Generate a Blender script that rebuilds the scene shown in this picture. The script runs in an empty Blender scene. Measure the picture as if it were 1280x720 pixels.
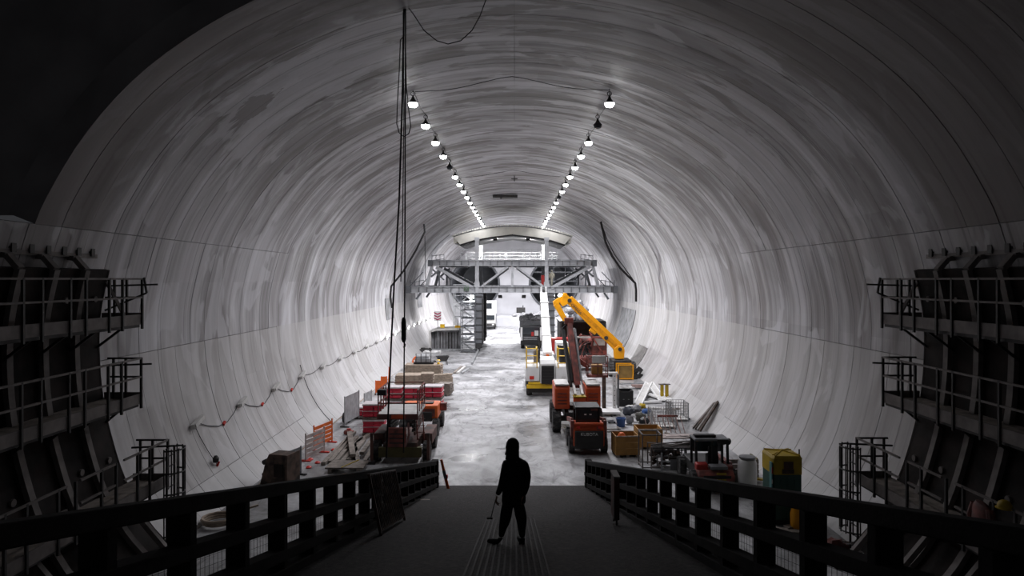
import bpy, bmesh, math, random
from mathutils import Vector, Matrix, Quaternion
random.seed(7)
PI = math.pi
SC = bpy.context.scene
COL = SC.collection
CH = 8.1          # eye height above the cavern floor (m)
F = 853.0         # focal length in pixels of the 1280 px frame

# ------------------------------------------------------------------ camera
cd = bpy.data.cameras.new('camera')
cam = bpy.data.objects.new('camera', cd)
COL.objects.link(cam)
cam.location = (0, 0, CH)
cam.rotation_euler = (PI / 2, 0, 0)
cd.sensor_width = 36
cd.lens = F * 36 / 1280
cd.shift_x = -3 / 1280
cd.shift_y = -10 / 1280
cd.clip_end = 400
SC.camera = cam

# ------------------------------------------------------------------ world and exposure
w = bpy.data.worlds.new('world')
SC.world = w
w.use_nodes = True
w.node_tree.nodes['Background'].inputs[0].default_value = (0.9, 0.92, 1.0, 1)
w.node_tree.nodes['Background'].inputs[1].default_value = 0.03
vs = SC.view_settings
vs.view_transform = 'Standard'
vs.look = 'None'
vs.gamma = 1
vs.use_curve_mapping = False
vs.exposure = 0.18
SC.cycles.max_bounces = 8
SC.cycles.diffuse_bounces = 5
SC.cycles.sample_clamp_indirect = 6
LAMP_W = 2000.0      # each high-bay lamp
WALL_W = 16.0      # each lit wall lamp
FLOOD_W = 1000.0    # each floodlight of the far end

# ------------------------------------------------------------------ materials
MATS = {}
def mat(name, col, rough=.7, metal=0, var=.18, scale=3, bump=.0, spec=.4, dirt=None, dirt_amt=.5, emit=None):
    if name in MATS: return MATS[name]
    m = bpy.data.materials.new(name); m.use_nodes = True
    nt = m.node_tree; N = nt.nodes; L = nt.links
    b = N['Principled BSDF']
    b.inputs['Roughness'].default_value = rough
    b.inputs['Metallic'].default_value = metal
    b.inputs['Specular IOR Level'].default_value = spec
    tc = N.new('ShaderNodeTexCoord')
    oi = N.new('ShaderNodeObjectInfo')
    no = N.new('ShaderNodeTexNoise'); no.inputs['Scale'].default_value = scale
    no.inputs['Detail'].default_value = 4
    no.noise_dimensions = '4D'
    L.new(tc.outputs['Object'], no.inputs['Vector']); 
    mw = N.new('ShaderNodeMath'); mw.operation = 'MULTIPLY'; mw.inputs[1].default_value = 17.0
    L.new(oi.outputs['Random'], mw.inputs[0]); L.new(mw.outputs[0], no.inputs['W'])
    cr = N.new('ShaderNodeValToRGB')
    c = Vector(col)
    d = Vector(dirt) if dirt else c * (1 - var * 2)
    cr.color_ramp.elements[0].position = .32 if not dirt else .3 + .2 * dirt_amt
    cr.color_ramp.elements[1].position = .68 if not dirt else .5 + .25 * dirt_amt
    cr.color_ramp.elements[0].color = (*d, 1)
    cr.color_ramp.elements[1].color = (*(c * (1 + var * .5)), 1)
    L.new(no.outputs['Fac'], cr.inputs[0])
    L.new(cr.outputs[0], b.inputs['Base Color'])
    if bump:
        bp = N.new('ShaderNodeBump'); bp.inputs['Strength'].default_value = bump
        bp.inputs['Distance'].default_value = .02
        n2 = N.new('ShaderNodeTexNoise'); n2.inputs['Scale'].default_value = scale * 7; n2.inputs['Detail'].default_value = 5
        L.new(tc.outputs['Object'], n2.inputs['Vector'])
        L.new(n2.outputs['Fac'], bp.inputs['Height']); L.new(bp.outputs[0], b.inputs['Normal'])
    if emit:
        b.inputs['Emission Color'].default_value = (*col, 1)
        b.inputs['Emission Strength'].default_value = emit
    MATS[name] = m
    return m

def lining_mat():
    """cast concrete: streaks follow the arch, tone changes from pour to pour, damp brown stains"""
    m = bpy.data.materials.new('cast_concrete'); m.use_nodes = True
    nt = m.node_tree; N = nt.nodes; L = nt.links
    b = N['Principled BSDF']; b.inputs['Roughness'].default_value = .55
    b.inputs['Specular IOR Level'].default_value = .35
    geo = N.new('ShaderNodeNewGeometry'); sep = N.new('ShaderNodeSeparateXYZ'); L.new(geo.outputs['Position'], sep.inputs[0])
    uv = N.new('ShaderNodeUVMap'); uv.uv_map = 'UVMap'; su = N.new('ShaderNodeSeparateXYZ'); L.new(uv.outputs[0], su.inputs[0])
    def math_(op, a, bb=None, cc=None):
        n = N.new('ShaderNodeMath'); n.operation = op
        for i, q in enumerate((a, bb, cc)):
            if q is None: continue
            if isinstance(q, (int, float)): n.inputs[i].default_value = q
            else: L.new(q, n.inputs[i])
        return n.outputs[0]
    def vec(a, bb, cc=0.0):
        n = N.new('ShaderNodeCombineXYZ')
        for i, q in enumerate((a, bb, cc)):
            if isinstance(q, (int, float)): n.inputs[i].default_value = q
            else: L.new(q, n.inputs[i])
        return n.outputs[0]
    def noise(v, sc, det=4, rough=.55, dist=0.0):
        n = N.new('ShaderNodeTexNoise'); n.inputs['Scale'].default_value = sc; n.inputs['Detail'].default_value = det
        n.inputs['Roughness'].default_value = rough; n.inputs['Distortion'].default_value = dist
        L.new(v, n.inputs['Vector']); return n.outputs['Fac']
    def ramp(f, stops):
        n = N.new('ShaderNodeValToRGB'); e = n.color_ramp.elements
        while len(e) < len(stops): e.new(.5)
        for k, (p, c) in enumerate(stops):
            e[k].position = p; e[k].color = (*c, 1) if not isinstance(c, (int, float)) else (c, c, c, 1)
        L.new(f, n.inputs[0]); return n.outputs[0]
    def mix(t, f, a, bb):
        n = N.new('ShaderNodeMix'); n.data_type = 'RGBA'; n.blend_type = t
        if isinstance(f, (int, float)): n.inputs['Factor'].default_value = f
        else: L.new(f, n.inputs['Factor'])
        for s, q in (('A', a), ('B', bb)):
            i = [x for x in n.inputs if x.name == s and x.type == 'RGBA'][0]
            if isinstance(q, tuple): i.default_value = (*q, 1)
            else: L.new(q, i)
        return [x for x in n.outputs if x.type == 'RGBA'][0]
    Y = sep.outputs['Y']; X = sep.outputs['X']; Z = sep.outputs['Z']; S = su.outputs['Y']
    side = 0.0   # S runs on over the crown, so the streaks do too
    vs_ = vec(math_('MULTIPLY', Y, 1.5), math_('MULTIPLY', S, .045), side)          # streaks along the arch
    streak = noise(vs_, 1.0, 5, .58, .12)
    vf = vec(math_('MULTIPLY', Y, 7.0), math_('MULTIPLY', S, .16), side)
    fine = noise(vf, 1.0, 4, .6)
    vb = vec(math_('MULTIPLY', Y, .4), math_('MULTIPLY', S, .15), side)
    big = noise(vb, 1.0, 4, .55, .8)
    vp = vec(math_('MULTIPLY', Y, .45), math_('MULTIPLY', S, .22), side)
    patch = noise(vp, 1.0, 3, .5, 1.2)
    bay = N.new('ShaderNodeTexWhiteNoise'); bay.noise_dimensions = '3D'
    L.new(vec(math_('FLOOR', math_('DIVIDE', Y, 1.2)), math_('FLOOR', math_('DIVIDE', S, 4.3)), side), bay.inputs['Vector'])
    col = ramp(streak, [(.28, (.25, .24, .24)), (.47, (.37, .362, .37)), (.6, (.45, .445, .455)), (.75, (.55, .55, .57))])
    col = mix('MULTIPLY', 1.0, col, ramp(fine, [(.25, .87), (.6, 1.04)]))
    lines = noise(vec(math_('MULTIPLY', Y, 4.2), math_('MULTIPLY', S, .045), 5.0), 1.0, 3, .5, .15)
    col = mix('MULTIPLY', 1.0, col, ramp(lines, [(.34, .58), (.41, 1.0)]))
    col = mix('MULTIPLY', 1.0, col, ramp(bay.outputs['Value'], [(0, .87), (1, 1.08)]))
    col = mix('MULTIPLY', 1.0, col, ramp(big, [(.33, (.62, .59, .58)), (.47, (.9, .89, .89)), (.62, (1.16, 1.16, 1.18))]))
    # pale laitance patches and dark damp patches with hard edges
    col = mix('MIX', ramp(patch, [(.57, 0.0), (.6, .45)]), col, (.60, .60, .63))
    hi = ramp(math_('SUBTRACT', Z, 8.1), [(0, 0.0), (1, 1.0)])
    up = math_('MULTIPLY', math_('SUBTRACT', Z, 9.5), .2); 
    n = N.new('ShaderNodeClamp'); L.new(up, n.inputs[0]); up = n.outputs[0]
    stain = ramp(noise(vec(math_('MULTIPLY', Y, 1.1), math_('MULTIPLY', S, .22), 11.0), 1.0, 5, .6, .6), [(.52, 0.0), (.56, .8)])
    st = mix('MULTIPLY', 1.0, stain, vec(up, up, up))
    col = mix('MIX', st, col, (.145, .13, .12))
    # the first pours in the portal are older, browner concrete up to the first bays
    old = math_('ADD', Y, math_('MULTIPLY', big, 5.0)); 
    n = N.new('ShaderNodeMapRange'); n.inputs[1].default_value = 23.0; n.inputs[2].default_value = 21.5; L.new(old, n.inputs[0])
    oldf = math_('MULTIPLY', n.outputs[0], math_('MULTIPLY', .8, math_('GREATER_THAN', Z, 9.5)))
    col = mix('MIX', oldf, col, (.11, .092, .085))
    # a pale skim patch and a brown splash on the left haunch
    def blotch(yc, sc_, ry, rs, wob, k):
        dy = math_('DIVIDE', math_('SUBTRACT', Y, yc), ry); ds = math_('DIVIDE', math_('SUBTRACT', S, sc_), rs)
        r = math_('SQRT', math_('ADD', math_('MULTIPLY', dy, dy), math_('MULTIPLY', ds, ds)))
        nz = noise(vec(math_('MULTIPLY', Y, k), math_('MULTIPLY', S, k*.45), 3.0), 1.0, 4, .6, .5)
        return math_('ADD', r, math_('MULTIPLY', math_('SUBTRACT', nz, .5), wob))
    col = mix('MIX', ramp(blotch(23.2, 17.2, 2.6, 3.6, 1.6, .9), [(.82, .62), (.9, 0.0)]), col, (.52, .52, .55))
    col = mix('MIX', ramp(blotch(22.6, 15.6, 1.1, 1.5, 2.4, 1.6), [(.6, .8), (.68, 0.0)]), col, (.13, .115, .11))
    col = mix('MIX', ramp(blotch(27.5, 36.5, 2.2, 4.0, 1.8, .8), [(.82, .5), (.9, 0.0)]), col, (.5, .5, .53))
    # lower wall pour: cleaner, slightly warm
    lw = math_('MULTIPLY', math_('LESS_THAN', Z, 5.65), .45)
    col = mix('MIX', lw, col, (.47, .455, .44))
    inv = math_('MULTIPLY', math_('LESS_THAN', Z, .92), .5)
    col = mix('MIX', inv, col, (.45, .445, .44))
    L.new(col, b.inputs['Base Color'])
    L.new(ramp(streak, [(.3, .62), (.7, .42)]), b.inputs['Roughness'])
    bp = N.new('ShaderNodeBump'); bp.inputs['Strength'].default_value = .25; bp.inputs['Distance'].default_value = .03
    L.new(math_('ADD', streak, math_('MULTIPLY', fine, .5)), bp.inputs['Height']); L.new(bp.outputs[0], b.inputs['Normal'])
    return m

def floor_mat():
    """wet concrete: pale, dusty, with darker tyre swirls and glossy wet patches"""
    m = bpy.data.materials.new('wet_floor'); m.use_nodes = True
    nt = m.node_tree; N = nt.nodes; L = nt.links
    b = N['Principled BSDF']
    tc = N.new('ShaderNodeTexCoord')
    def noise(sc, det=5, rough=.6, dist=0.0, v=None):
        n = N.new('ShaderNodeTexNoise'); n.inputs['Scale'].default_value = sc; n.inputs['Detail'].default_value = det
        n.inputs['Roughness'].default_value = rough; n.inputs['Distortion'].default_value = dist
        L.new(v or tc.outputs['Object'], n.inputs['Vector']); return n.outputs['Fac']
    def ramp(f, stops):
        n = N.new('ShaderNodeValToRGB'); e = n.color_ramp.elements
        while len(e) < len(stops): e.new(.5)
        for k, (p, c) in enumerate(stops):
            e[k].position = p; e[k].color = (*c, 1) if not isinstance(c, (int, float)) else (c, c, c, 1)
        L.new(f, n.inputs[0]); return n.outputs[0]
    def mul(a, c, t='MULTIPLY'):
        n = N.new('ShaderNodeMix'); n.data_type = 'RGBA'; n.blend_type = t; n.inputs['Factor'].default_value = 1
        ins = [x for x in n.inputs if x.type == 'RGBA']; L.new(a, ins[0]); L.new(c, ins[1])
        return [x for x in n.outputs if x.type == 'RGBA'][0]
    mp = N.new('ShaderNodeMapping'); mp.inputs['Scale'].default_value = (1, .35, 1); L.new(tc.outputs['Object'], mp.inputs[0])
    base = ramp(noise(.38, 7, .7, .9), [(.34, (.19, .187, .185)), (.5, (.36, .36, .365)), (.66, (.52, .52, .53))])
    swirl = ramp(noise(.9, 6, .7, 2.6, mp.outputs[0]), [(.36, .5), (.47, .95), (.6, 1.1)])
    fine = ramp(noise(6, 4), [(.3, .85), (.7, 1.08)])
    L.new(mul(mul(base, swirl), fine), b.inputs['Base Color'])
    wet = noise(.22, 4, .55, .8)
    L.new(mul(mul(mul(base, swirl), fine), ramp(wet, [(.45, 1.0), (.62, .62)])), b.inputs['Base Color'])
    L.new(ramp(wet, [(.40, .68), (.52, .48), (.64, .22)]), b.inputs['Roughness'])
    b.inputs['Specular IOR Level'].default_value = .5
    bp = N.new('ShaderNodeBump'); bp.inputs['Strength'].default_value = .35; bp.inputs['Distance'].default_value = .03
    L.new(noise(2.2, 6, .65, .4), bp.inputs['Height']); L.new(bp.outputs[0], b.inputs['Normal'])
    return m

# ------------------------------------------------------------------ mesh helpers
class MB:
    def __init__(s): s.v = []; s.f = []
    def add(s, vs, fs):
        o = len(s.v); s.v += [tuple(p) for p in vs]; s.f += [tuple(i + o for i in q) for q in fs]; return s
    def box(s, c, sz, rot=None):
        x, y, z = [q / 2 for q in sz]
        vs = [Vector(p) for p in ((-x,-y,-z),(x,-y,-z),(x,y,-z),(-x,y,-z),(-x,-y,z),(x,-y,z),(x,y,z),(-x,y,z))]
        if rot is not None: vs = [rot @ p for p in vs]
        c = Vector(c)
        return s.add([p + c for p in vs], [(0,3,2,1),(4,5,6,7),(0,1,5,4),(1,2,6,5),(2,3,7,6),(3,0,4,7)])
    def span(s, a, b):   # box between two corners
        return s.box([(a[i] + b[i]) / 2 for i in range(3)], [abs(b[i] - a[i]) for i in range(3)])
    def frame(s, p, q, up=(0,0,1)):
        p, q = Vector(p), Vector(q); d = (q - p); l = d.length; d.normalize()
        u = Vector(up)
        if abs(d.dot(u)) > .97: u = Vector((0,1,0)) if abs(d.y) < .9 else Vector((1,0,0))
        x = d.cross(u).normalized(); y = x.cross(d).normalized()
        return p, q, d, l, x, y
    def beam(s, p, q, w, h, up=(0,0,1)):
        p, q, d, l, x, y = s.frame(p, q, up)
        c = [(-w/2,-h/2),(w/2,-h/2),(w/2,h/2),(-w/2,h/2)]
        vs = [p + x*a + y*b for a, b in c] + [q + x*a + y*b for a, b in c]
        return s.add(vs, [(3,2,1,0),(4,5,6,7),(0,1,5,4),(1,2,6,5),(2,3,7,6),(3,0,4,7)])
    def ibeam(s, p, q, w, h, t=.04, up=(0,0,1)):
        p, q, d, l, x, y = s.frame(p, q, up)
        for a in (-1, 1): s.beam(p + y*a*(h/2 - t/2), q + y*a*(h/2 - t/2), w, t, up)
        return s.beam(p, q, t, h - 2*t, up)
    def taper(s, p, q, w0, h0, w1, h1, up=(0,0,1)):
        p, q, d, l, x, y = s.frame(p, q, up)
        vs = []
        for o, w, h in ((p, w0, h0), (q, w1, h1)):
            vs += [o + x*a*w/2 + y*b*h/2 for a, b in ((-1,-1),(1,-1),(1,1),(-1,1))]
        return s.add(vs, [(3,2,1,0),(4,5,6,7),(0,1,5,4),(1,2,6,5),(2,3,7,6),(3,0,4,7)])
    def cyl(s, p, q, r, r2=None, n=12, cap=True):
        p, q, d, l, x, y = s.frame(p, q); r2 = r if r2 is None else r2
        vs = []
        for o, rr in ((p, r), (q, r2)):
            vs += [o + (x*math.cos(2*PI*k/n) + y*math.sin(2*PI*k/n))*rr for k in range(n)]
        fs = [(k, (k+1) % n, n + (k+1) % n, n + k) for k in range(n)]
        if cap: fs += [tuple(range(n-1, -1, -1)), tuple(range(n, 2*n))]
        return s.add(vs, fs)
    def tube(s, pts, r, n=6, closed=False):
        pts = [Vector(p) for p in pts]; m = len(pts); vs = []; prev = None
        for i, p in enumerate(pts):
            a = pts[i-1] if (i > 0 or closed) else p; b = pts[(i+1) % m] if (i < m-1 or closed) else p
            d = (b - a).normalized()
            u = prev if prev is not None and abs(prev.dot(d)) < .95 else (Vector((0,0,1)) if abs(d.z) < .9 else Vector((1,0,0)))
            x = d.cross(u).normalized(); y = x.cross(d).normalized(); prev = y
            rr = r[i] if isinstance(r, (list, tuple)) else r
            vs += [p + (x*math.cos(2*PI*k/n) + y*math.sin(2*PI*k/n))*rr for k in range(n)]
        fs = []
        for i in range(m if closed else m-1):
            j = (i+1) % m
            fs += [(i*n+k, i*n+(k+1) % n, j*n+(k+1) % n, j*n+k) for k in range(n)]
        if not closed: fs += [tuple(range(n-1, -1, -1)), tuple(range((m-1)*n, m*n))]
        return s.add(vs, fs)
    def prism(s, poly, a, b, axis='y'):   # poly in the two other axes, extruded from a to b
        n = len(poly)
        def P(u, w, t): return {'y': (u, t, w), 'x': (t, u, w), 'z': (u, w, t)}[axis]
        vs = [P(u, w, a) for u, w in poly] + [P(u, w, b) for u, w in poly]
        return s.add(vs, [tuple(range(n-1, -1, -1)), tuple(range(n, 2*n))] + [(k, (k+1) % n, n + (k+1) % n, n + k) for k in range(n)])
    def lathe(s, prof, c=(0,0,0), axis='z', n=16):
        c = Vector(c); vs = []; m = len(prof)
        for r, h in prof:
            for k in range(n):
                a = 2*PI*k/n; p = (r*math.cos(a), r*math.sin(a), h)
                if axis == 'x': p = (p[2], p[0], p[1])
                elif axis == 'y': p = (p[0], p[2], p[1])
                vs.append(c + Vector(p))
        fs = [(i*n+k, i*n+(k+1) % n, (i+1)*n+(k+1) % n, (i+1)*n+k) for i in range(m-1) for k in range(n)]
        fs += [tuple(range(n-1, -1, -1)), tuple(range((m-1)*n, m*n))]
        return s.add(vs, fs)
    def blob(s, c, r, nu=10, nv=7, jit=0, rnd=random):
        c = Vector(c); r = Vector(r) if hasattr(r, '__len__') else Vector((r, r, r)); vs = []
        for i in range(1, nv):
            th = PI*i/nv
            for k in range(nu):
                ph = 2*PI*k/nu; j = 1 + rnd.uniform(-jit, jit)
                vs.append(c + Vector((r.x*math.sin(th)*math.cos(ph)*j, r.y*math.sin(th)*math.sin(ph)*j, r.z*math.cos(th)*j)))
        t = len(vs); vs += [c + Vector((0,0,r.z)), c - Vector((0,0,r.z))]
        fs = [(i*nu+k, i*nu+(k+1) % nu, (i+1)*nu+(k+1) % nu, (i+1)*nu+k) for i in range(nv-2) for k in range(nu)]
        fs += [(t, (k+1) % nu, k) for k in range(nu)] + [(t+1, (nv-2)*nu+k, (nv-2)*nu+(k+1) % nu) for k in range(nu)]
        return s.add(vs, fs)
    def mesh(s, name, m=None, smooth=True):
        me = bpy.data.meshes.new(name); me.from_pydata(s.v, [], s.f)
        bm = bmesh.new(); bm.from_mesh(me); bmesh.ops.recalc_face_normals(bm, faces=bm.faces); bm.to_mesh(me); bm.free()
        if smooth:
            for p in me.polygons: p.use_smooth = True
            me.set_sharp_from_angle(angle=math.radians(38))
        if m: me.materials.append(m)
        return me
    def build(s, name, m, parent=None, bevel=0, loc=None):
        o = bpy.data.objects.new(name, s.mesh(name, m)); COL.objects.link(o)
        if parent is not None: o.parent = parent
        if loc is not None: o.location = loc
        if bevel:
            b = o.modifiers.new('bevel', 'BEVEL'); b.width = bevel; b.segments = 2; b.limit_method = 'ANGLE'
            b.angle_limit = math.radians(40)
        return o
def place(name, me, parent=None, loc=(0,0,0), rot=(0,0,0), scale=(1,1,1)):
    o = bpy.data.objects.new(name, me); COL.objects.link(o)
    if parent is not None: o.parent = parent
    o.location = loc; o.rotation_euler = rot; o.scale = scale
    return o
def tag(o, label=None, cat=None, group=None, kind=None):
    if label: o['label'] = label
    if cat: o['category'] = cat
    if group: o['group'] = group
    if kind: o['kind'] = kind
    return o
def thing(name, label, cat, loc=(0,0,0), rz=0, group=None):
    o = bpy.data.objects.new(name, None); COL.objects.link(o)
    o.empty_display_size = .2; o.location = loc; o.rotation_euler = (0, 0, rz)
    return tag(o, label, cat, group)
def dup(root, loc=None, rz=None, label=None, group=None, parent=None):
    r = root.copy(); COL.objects.link(r)
    if parent is not None: r.parent = parent
    if loc is not None: r.location = loc
    if rz is not None: r.rotation_euler = (0, 0, rz)
    if label: r['label'] = label
    if group: r['group'] = group
    for ch in list(root.children): dup(ch, parent=r)
    return r
def text_part(txt, size, m, parent, loc, rot, name='lettering', depth=.008):
    cu = bpy.data.curves.new(name, 'FONT'); cu.body = txt; cu.size = size; cu.align_x = 'CENTER'; cu.align_y = 'CENTER'
    cu.extrude = depth; cu.resolution_u = 3
    t = bpy.data.objects.new(name, cu); COL.objects.link(t)
    dg = bpy.context.evaluated_depsgraph_get(); dg.update()
    me = bpy.data.meshes.new_from_object(t.evaluated_get(dg)); bpy.data.objects.remove(t)
    me.materials.clear(); me.materials.append(m)
    return place(name, me, parent, loc, rot)
def fl(px, py, h=0.0):   # point at height h seen at a pixel of the frame
    d = (CH - h) * F / (py - 350.0)
    return Vector(((px - 643.0) * d / F, d, h))
def at(px, py, d):       # point at depth d seen at a pixel
    return Vector(((px - 643.0) * d / F, d, CH - (py - 350.0) * d / F))
def rotx(a): return Matrix.Rotation(a, 3, 'X')
def roty(a): return Matrix.Rotation(a, 3, 'Y')
def rotz(a): return Matrix.Rotation(a, 3, 'Z')
ORD = ['first','second','third','fourth','fifth','sixth','seventh','eighth','ninth','tenth','eleventh','twelfth','thirteenth','fourteenth','fifteenth','sixteenth','seventeenth','eighteenth','nineteenth','twentieth','twenty-first','twenty-second','twenty-third','twenty-fourth','twenty-fifth','twenty-sixth','twenty-seventh','twenty-eighth','twenty-ninth','thirtieth']

CONC = lining_mat(); FLOOR = floor_mat()
BOREM = mat('bore_segment_concrete', (.30,.31,.34), .8, scale=.6)
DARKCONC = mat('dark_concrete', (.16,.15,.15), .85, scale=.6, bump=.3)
PALECONC = mat('pale_concrete', (.52,.52,.54), .7, var=.08, scale=.5, bump=.2)
STEEL_G = mat('galvanised_steel', (.42,.43,.44), .45, .3, scale=4)
STEEL_D = mat('dark_steel', (.045,.043,.042), .6, .2, scale=4)
BLACKSTEEL = mat('black_painted_steel', (.018,.017,.017), .55, .1, scale=5)
RUST = mat('rusty_steel', (.10,.065,.05), .8, .1, var=.25, scale=3, bump=.3, dirt=(.03,.022,.018))
FORMFACE = mat('form_face_steel', (.026,.019,.017), .8, .0, var=.25, scale=1.6, bump=.2, dirt=(.012,.010,.009), spec=.2)
RIBSTEEL = mat('weathered_grey_steel', (.20,.18,.17), .7, .2, var=.2, scale=3)
GANTRY = mat('gantry_grey_paint', (.47,.48,.495), .5, .1, var=.12, scale=1.5)
GANTRYD = mat('gantry_dark_paint', (.15,.157,.168), .55, .1, var=.15, scale=1.5)
CREAM = mat('cream_paint', (.70,.69,.62), .55, var=.1, scale=1)
RUBBER = mat('tyre_rubber', (.03,.03,.031), .85, var=.2, scale=6, dirt=(.10,.095,.09), dirt_amt=.2)
WHITE = mat('white_paint', (.75,.75,.74), .4, var=.06, scale=2)
OFFW = mat('dusty_white_paint', (.58,.57,.55), .55, var=.12, scale=2)
YEL = mat('yellow_paint', (.80,.50,.02), .4, var=.08, scale=2)
YELB = mat('crane_amber_paint', (.85,.36,.005), .4, var=.05, scale=1.5)
ORANGE = mat('orange_red_paint', (.66,.10,.03), .45, var=.12, scale=2)
ORG2 = mat('safety_orange', (.80,.16,.03), .55, var=.1, scale=3)
REDP = mat('red_paint', (.42,.03,.025), .45, var=.15, scale=2)
REDD = mat('dirty_red_paint', (.27,.07,.055), .6, var=.25, scale=2.5, dirt=(.10,.04,.035))
BROWNR = mat('muddy_brown_red', (.125,.058,.048), .75, var=.25, scale=2, dirt=(.045,.032,.028))
GLASS = mat('tinted_glass', (.03,.035,.04), .08, var=.02, spec=.7)
TIMB = mat('sawn_timber', (.36,.29,.225), .8, var=.2, scale=5)
TIMBG = mat('weathered_timber', (.27,.235,.205), .85, var=.25, scale=4, bump=.2)
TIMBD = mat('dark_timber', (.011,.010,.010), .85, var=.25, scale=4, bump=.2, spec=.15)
CRATE = mat('ochre_plywood', (.42,.22,.06), .7, var=.15, scale=3)
SACK = mat('red_sack', (.62,.035,.07), .5, var=.15, scale=4)
WRAP = mat('white_wrap_film', (.72,.66,.67), .3, var=.1, scale=6, bump=.3)
BLACKP = mat('black_plastic', (.015,.015,.016), .5, var=.1)
GREYP = mat('grey_plastic', (.22,.225,.235), .6, var=.15)
BLUEP = mat('blue_plastic', (.05,.12,.33), .5, var=.1)
SILVER = mat('silver_foil', (.55,.57,.60), .35, .4, var=.25, scale=3, bump=.6)
CABLE = mat('black_cable', (.012,.011,.012), .7, var=.1)
REDPL = mat('red_plastic', (.6,.03,.02), .5, var=.1)
BULB = mat('lamp_glow', (1,1,1), .5, var=0, emit=30)
TUBEGLOW = mat('wall_lamp_glow', (1,.98,1), .5, var=0, emit=12)
SPOIL = mat('grey_spoil', (.40,.40,.41), .9, var=.3, scale=5, bump=.6)
TARP = mat('grey_membrane', (.26,.26,.27), .6, var=.3, scale=1.2)
GRATE = mat('ramp_mat', (.040,.034,.032), .8, var=.3, scale=16, bump=1.0, spec=.3, dirt=(.010,.009,.009), dirt_amt=.6)
BARM = mat('ramp_bar_steel', (.024,.021,.02), .75, .0, var=.3, scale=6, spec=.2)
CLOTH = mat('black_clothing', (.006,.006,.007), .85, var=.2, scale=8)
SKIN = mat('skin', (.22,.125,.09), .6, var=.05)
GREEN = mat('dark_green_plastic', (.03,.085,.07), .5, var=.1, scale=2)
TEAL = mat('teal_door', (.08,.22,.22), .5, var=.1, scale=2)
YTOP = mat('mustard_plastic', (.45,.31,.015), .5, var=.12, scale=2)
MESHM = mat('wire_mesh', (.30,.29,.28), .5, .5, var=.1)
# ================================================================== STRUCTURE
# half section of the lining: (half width, height above the floor)
_RAW = [(10.3,-8.1),(11.1,-7.2),(11.75,-6.0),(12.15,-4.8),(12.42,-3.6),(12.54,-2.45),(12.54,-1.2),(12.36,-0.1),
        (11.95,1.4),(11.45,2.45),(10.65,3.7),(9.54,4.95),(8.2,6.0),(6.6,6.92),(4.5,7.75),(2.25,8.24),(0,8.4)]
_RAW = [(x, h + CH) for x, h in _RAW]
def _cr(p0, p1, p2, p3, t):
    return tuple(.5*((2*b) + (c-a)*t + (2*a-5*b+4*c-d)*t*t + (3*b-a-3*c+d)*t**3) for a, b, c, d in zip(p0, p1, p2, p3))
_EXT = [(9.4, -.8)] + _RAW + [(-2.25, 8.24 + CH)]
def section(i0, i1, sub=3):     # smooth points from raw index i0 to i1
    out = []
    for i in range(i0, i1):
        for k in range(sub): out.append(_cr(_EXT[i], _EXT[i+1], _EXT[i+2], _EXT[i+3], k / sub))
    out.append(_RAW[i1]); return out
_FULL = section(0, 16, 6)
_ARC = [0]
for a, b in zip(_FULL, _FULL[1:]): _ARC.append(_ARC[-1] + math.hypot(b[0]-a[0], b[1]-a[1]))
def arc_of(p): 
    k = min(range(len(_FULL)), key=lambda i: (_FULL[i][0]-p[0])**2 + (_FULL[i][1]-p[1])**2); return _ARC[k]
def half_width(h):              # wall half width at a height
    pts = [p for p in _FULL]
    for a, b in zip(pts, pts[1:]):
        if a[1] <= h <= b[1]: return a[0] + (b[0]-a[0]) * (h-a[1]) / (b[1]-a[1])
    return 0
def crown(x):                   # height of the lining above a lateral position
    for a, b in zip(reversed(_FULL), list(reversed(_FULL))[1:]):
        if a[0] <= abs(x) <= b[0]: return a[1] + (b[1]-a[1]) * (abs(x)-a[0]) / (b[0]-a[0])
    return 0
def offset(pts, o):             # move section points inwards by o
    out = []
    for i, p in enumerate(pts):
        a = pts[max(i-1, 0)]; b = pts[min(i+1, len(pts)-1)]
        t = Vector((b[0]-a[0], b[1]-a[1])).normalized()
        out.append((p[0] - t.y * o, p[1] + t.x * o))
    return out
def strip_mesh(name, pts, side, y0, y1, m, edge=0.0, gap=0.0):
    """front surface of a lining strip with returns of depth `edge` along its four sides"""
    n = len(pts); P = list(pts)
    if gap:
        def mv(a, b, g):
            d = Vector((b[0]-a[0], b[1]-a[1])).normalized() * g; return (a[0]+d.x, a[1]+d.y)
        P[0] = mv(P[0], P[1], gap); P[-1] = mv(P[-1], P[-2], gap)
    s0 = [arc_of(p) if side < 0 else 2*_ARC[-1]-arc_of(p) for p in pts]
    O = offset(P, -edge) if edge else None
    vs, uv, fs = [], [], []
    for y in (y0 + gap, y1 - gap):
        for p, s in zip(P, s0): vs.append((side*p[0], y, p[1])); uv.append((y, s))
    fs += [(k, k+1, n+k+1, n+k) for k in range(n-1)]
    if edge:
        for y in (y0 + gap, y1 - gap):
            for p, s in zip(O, s0): vs.append((side*p[0], y, p[1])); uv.append((y, s))
        fs += [(k, 2*n+k, 2*n+k+1, k+1) for k in range(n-1)] + [(n+k, n+k+1, 3*n+k+1, 3*n+k) for k in range(n-1)]
        fs += [(0, n, 3*n, 2*n), (n-1, 3*n-1, 4*n-1, 2*n-1)]
    if side < 0: fs = [tuple(reversed(f)) for f in fs]
    fs = [tuple(reversed(f)) for f in fs]
    me = bpy.data.meshes.new(name); me.from_pydata(vs, [], fs)
    ul = me.uv_layers.new(name='UVMap')
    for l in me.loops: ul.data[l.index].uv = uv[l.vertex_index]
    for p in me.polygons: p.use_smooth = True
    me.set_sharp_from_angle(angle=math.radians(40))
    me.materials.append(m); return me
END = 130.0
BAY = 1.2
SEGS = [(0, 1), (1, 5), (5, 8), (8, 16)]      # kerb, lower wall, upper wall, vault
roots = {}
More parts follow.
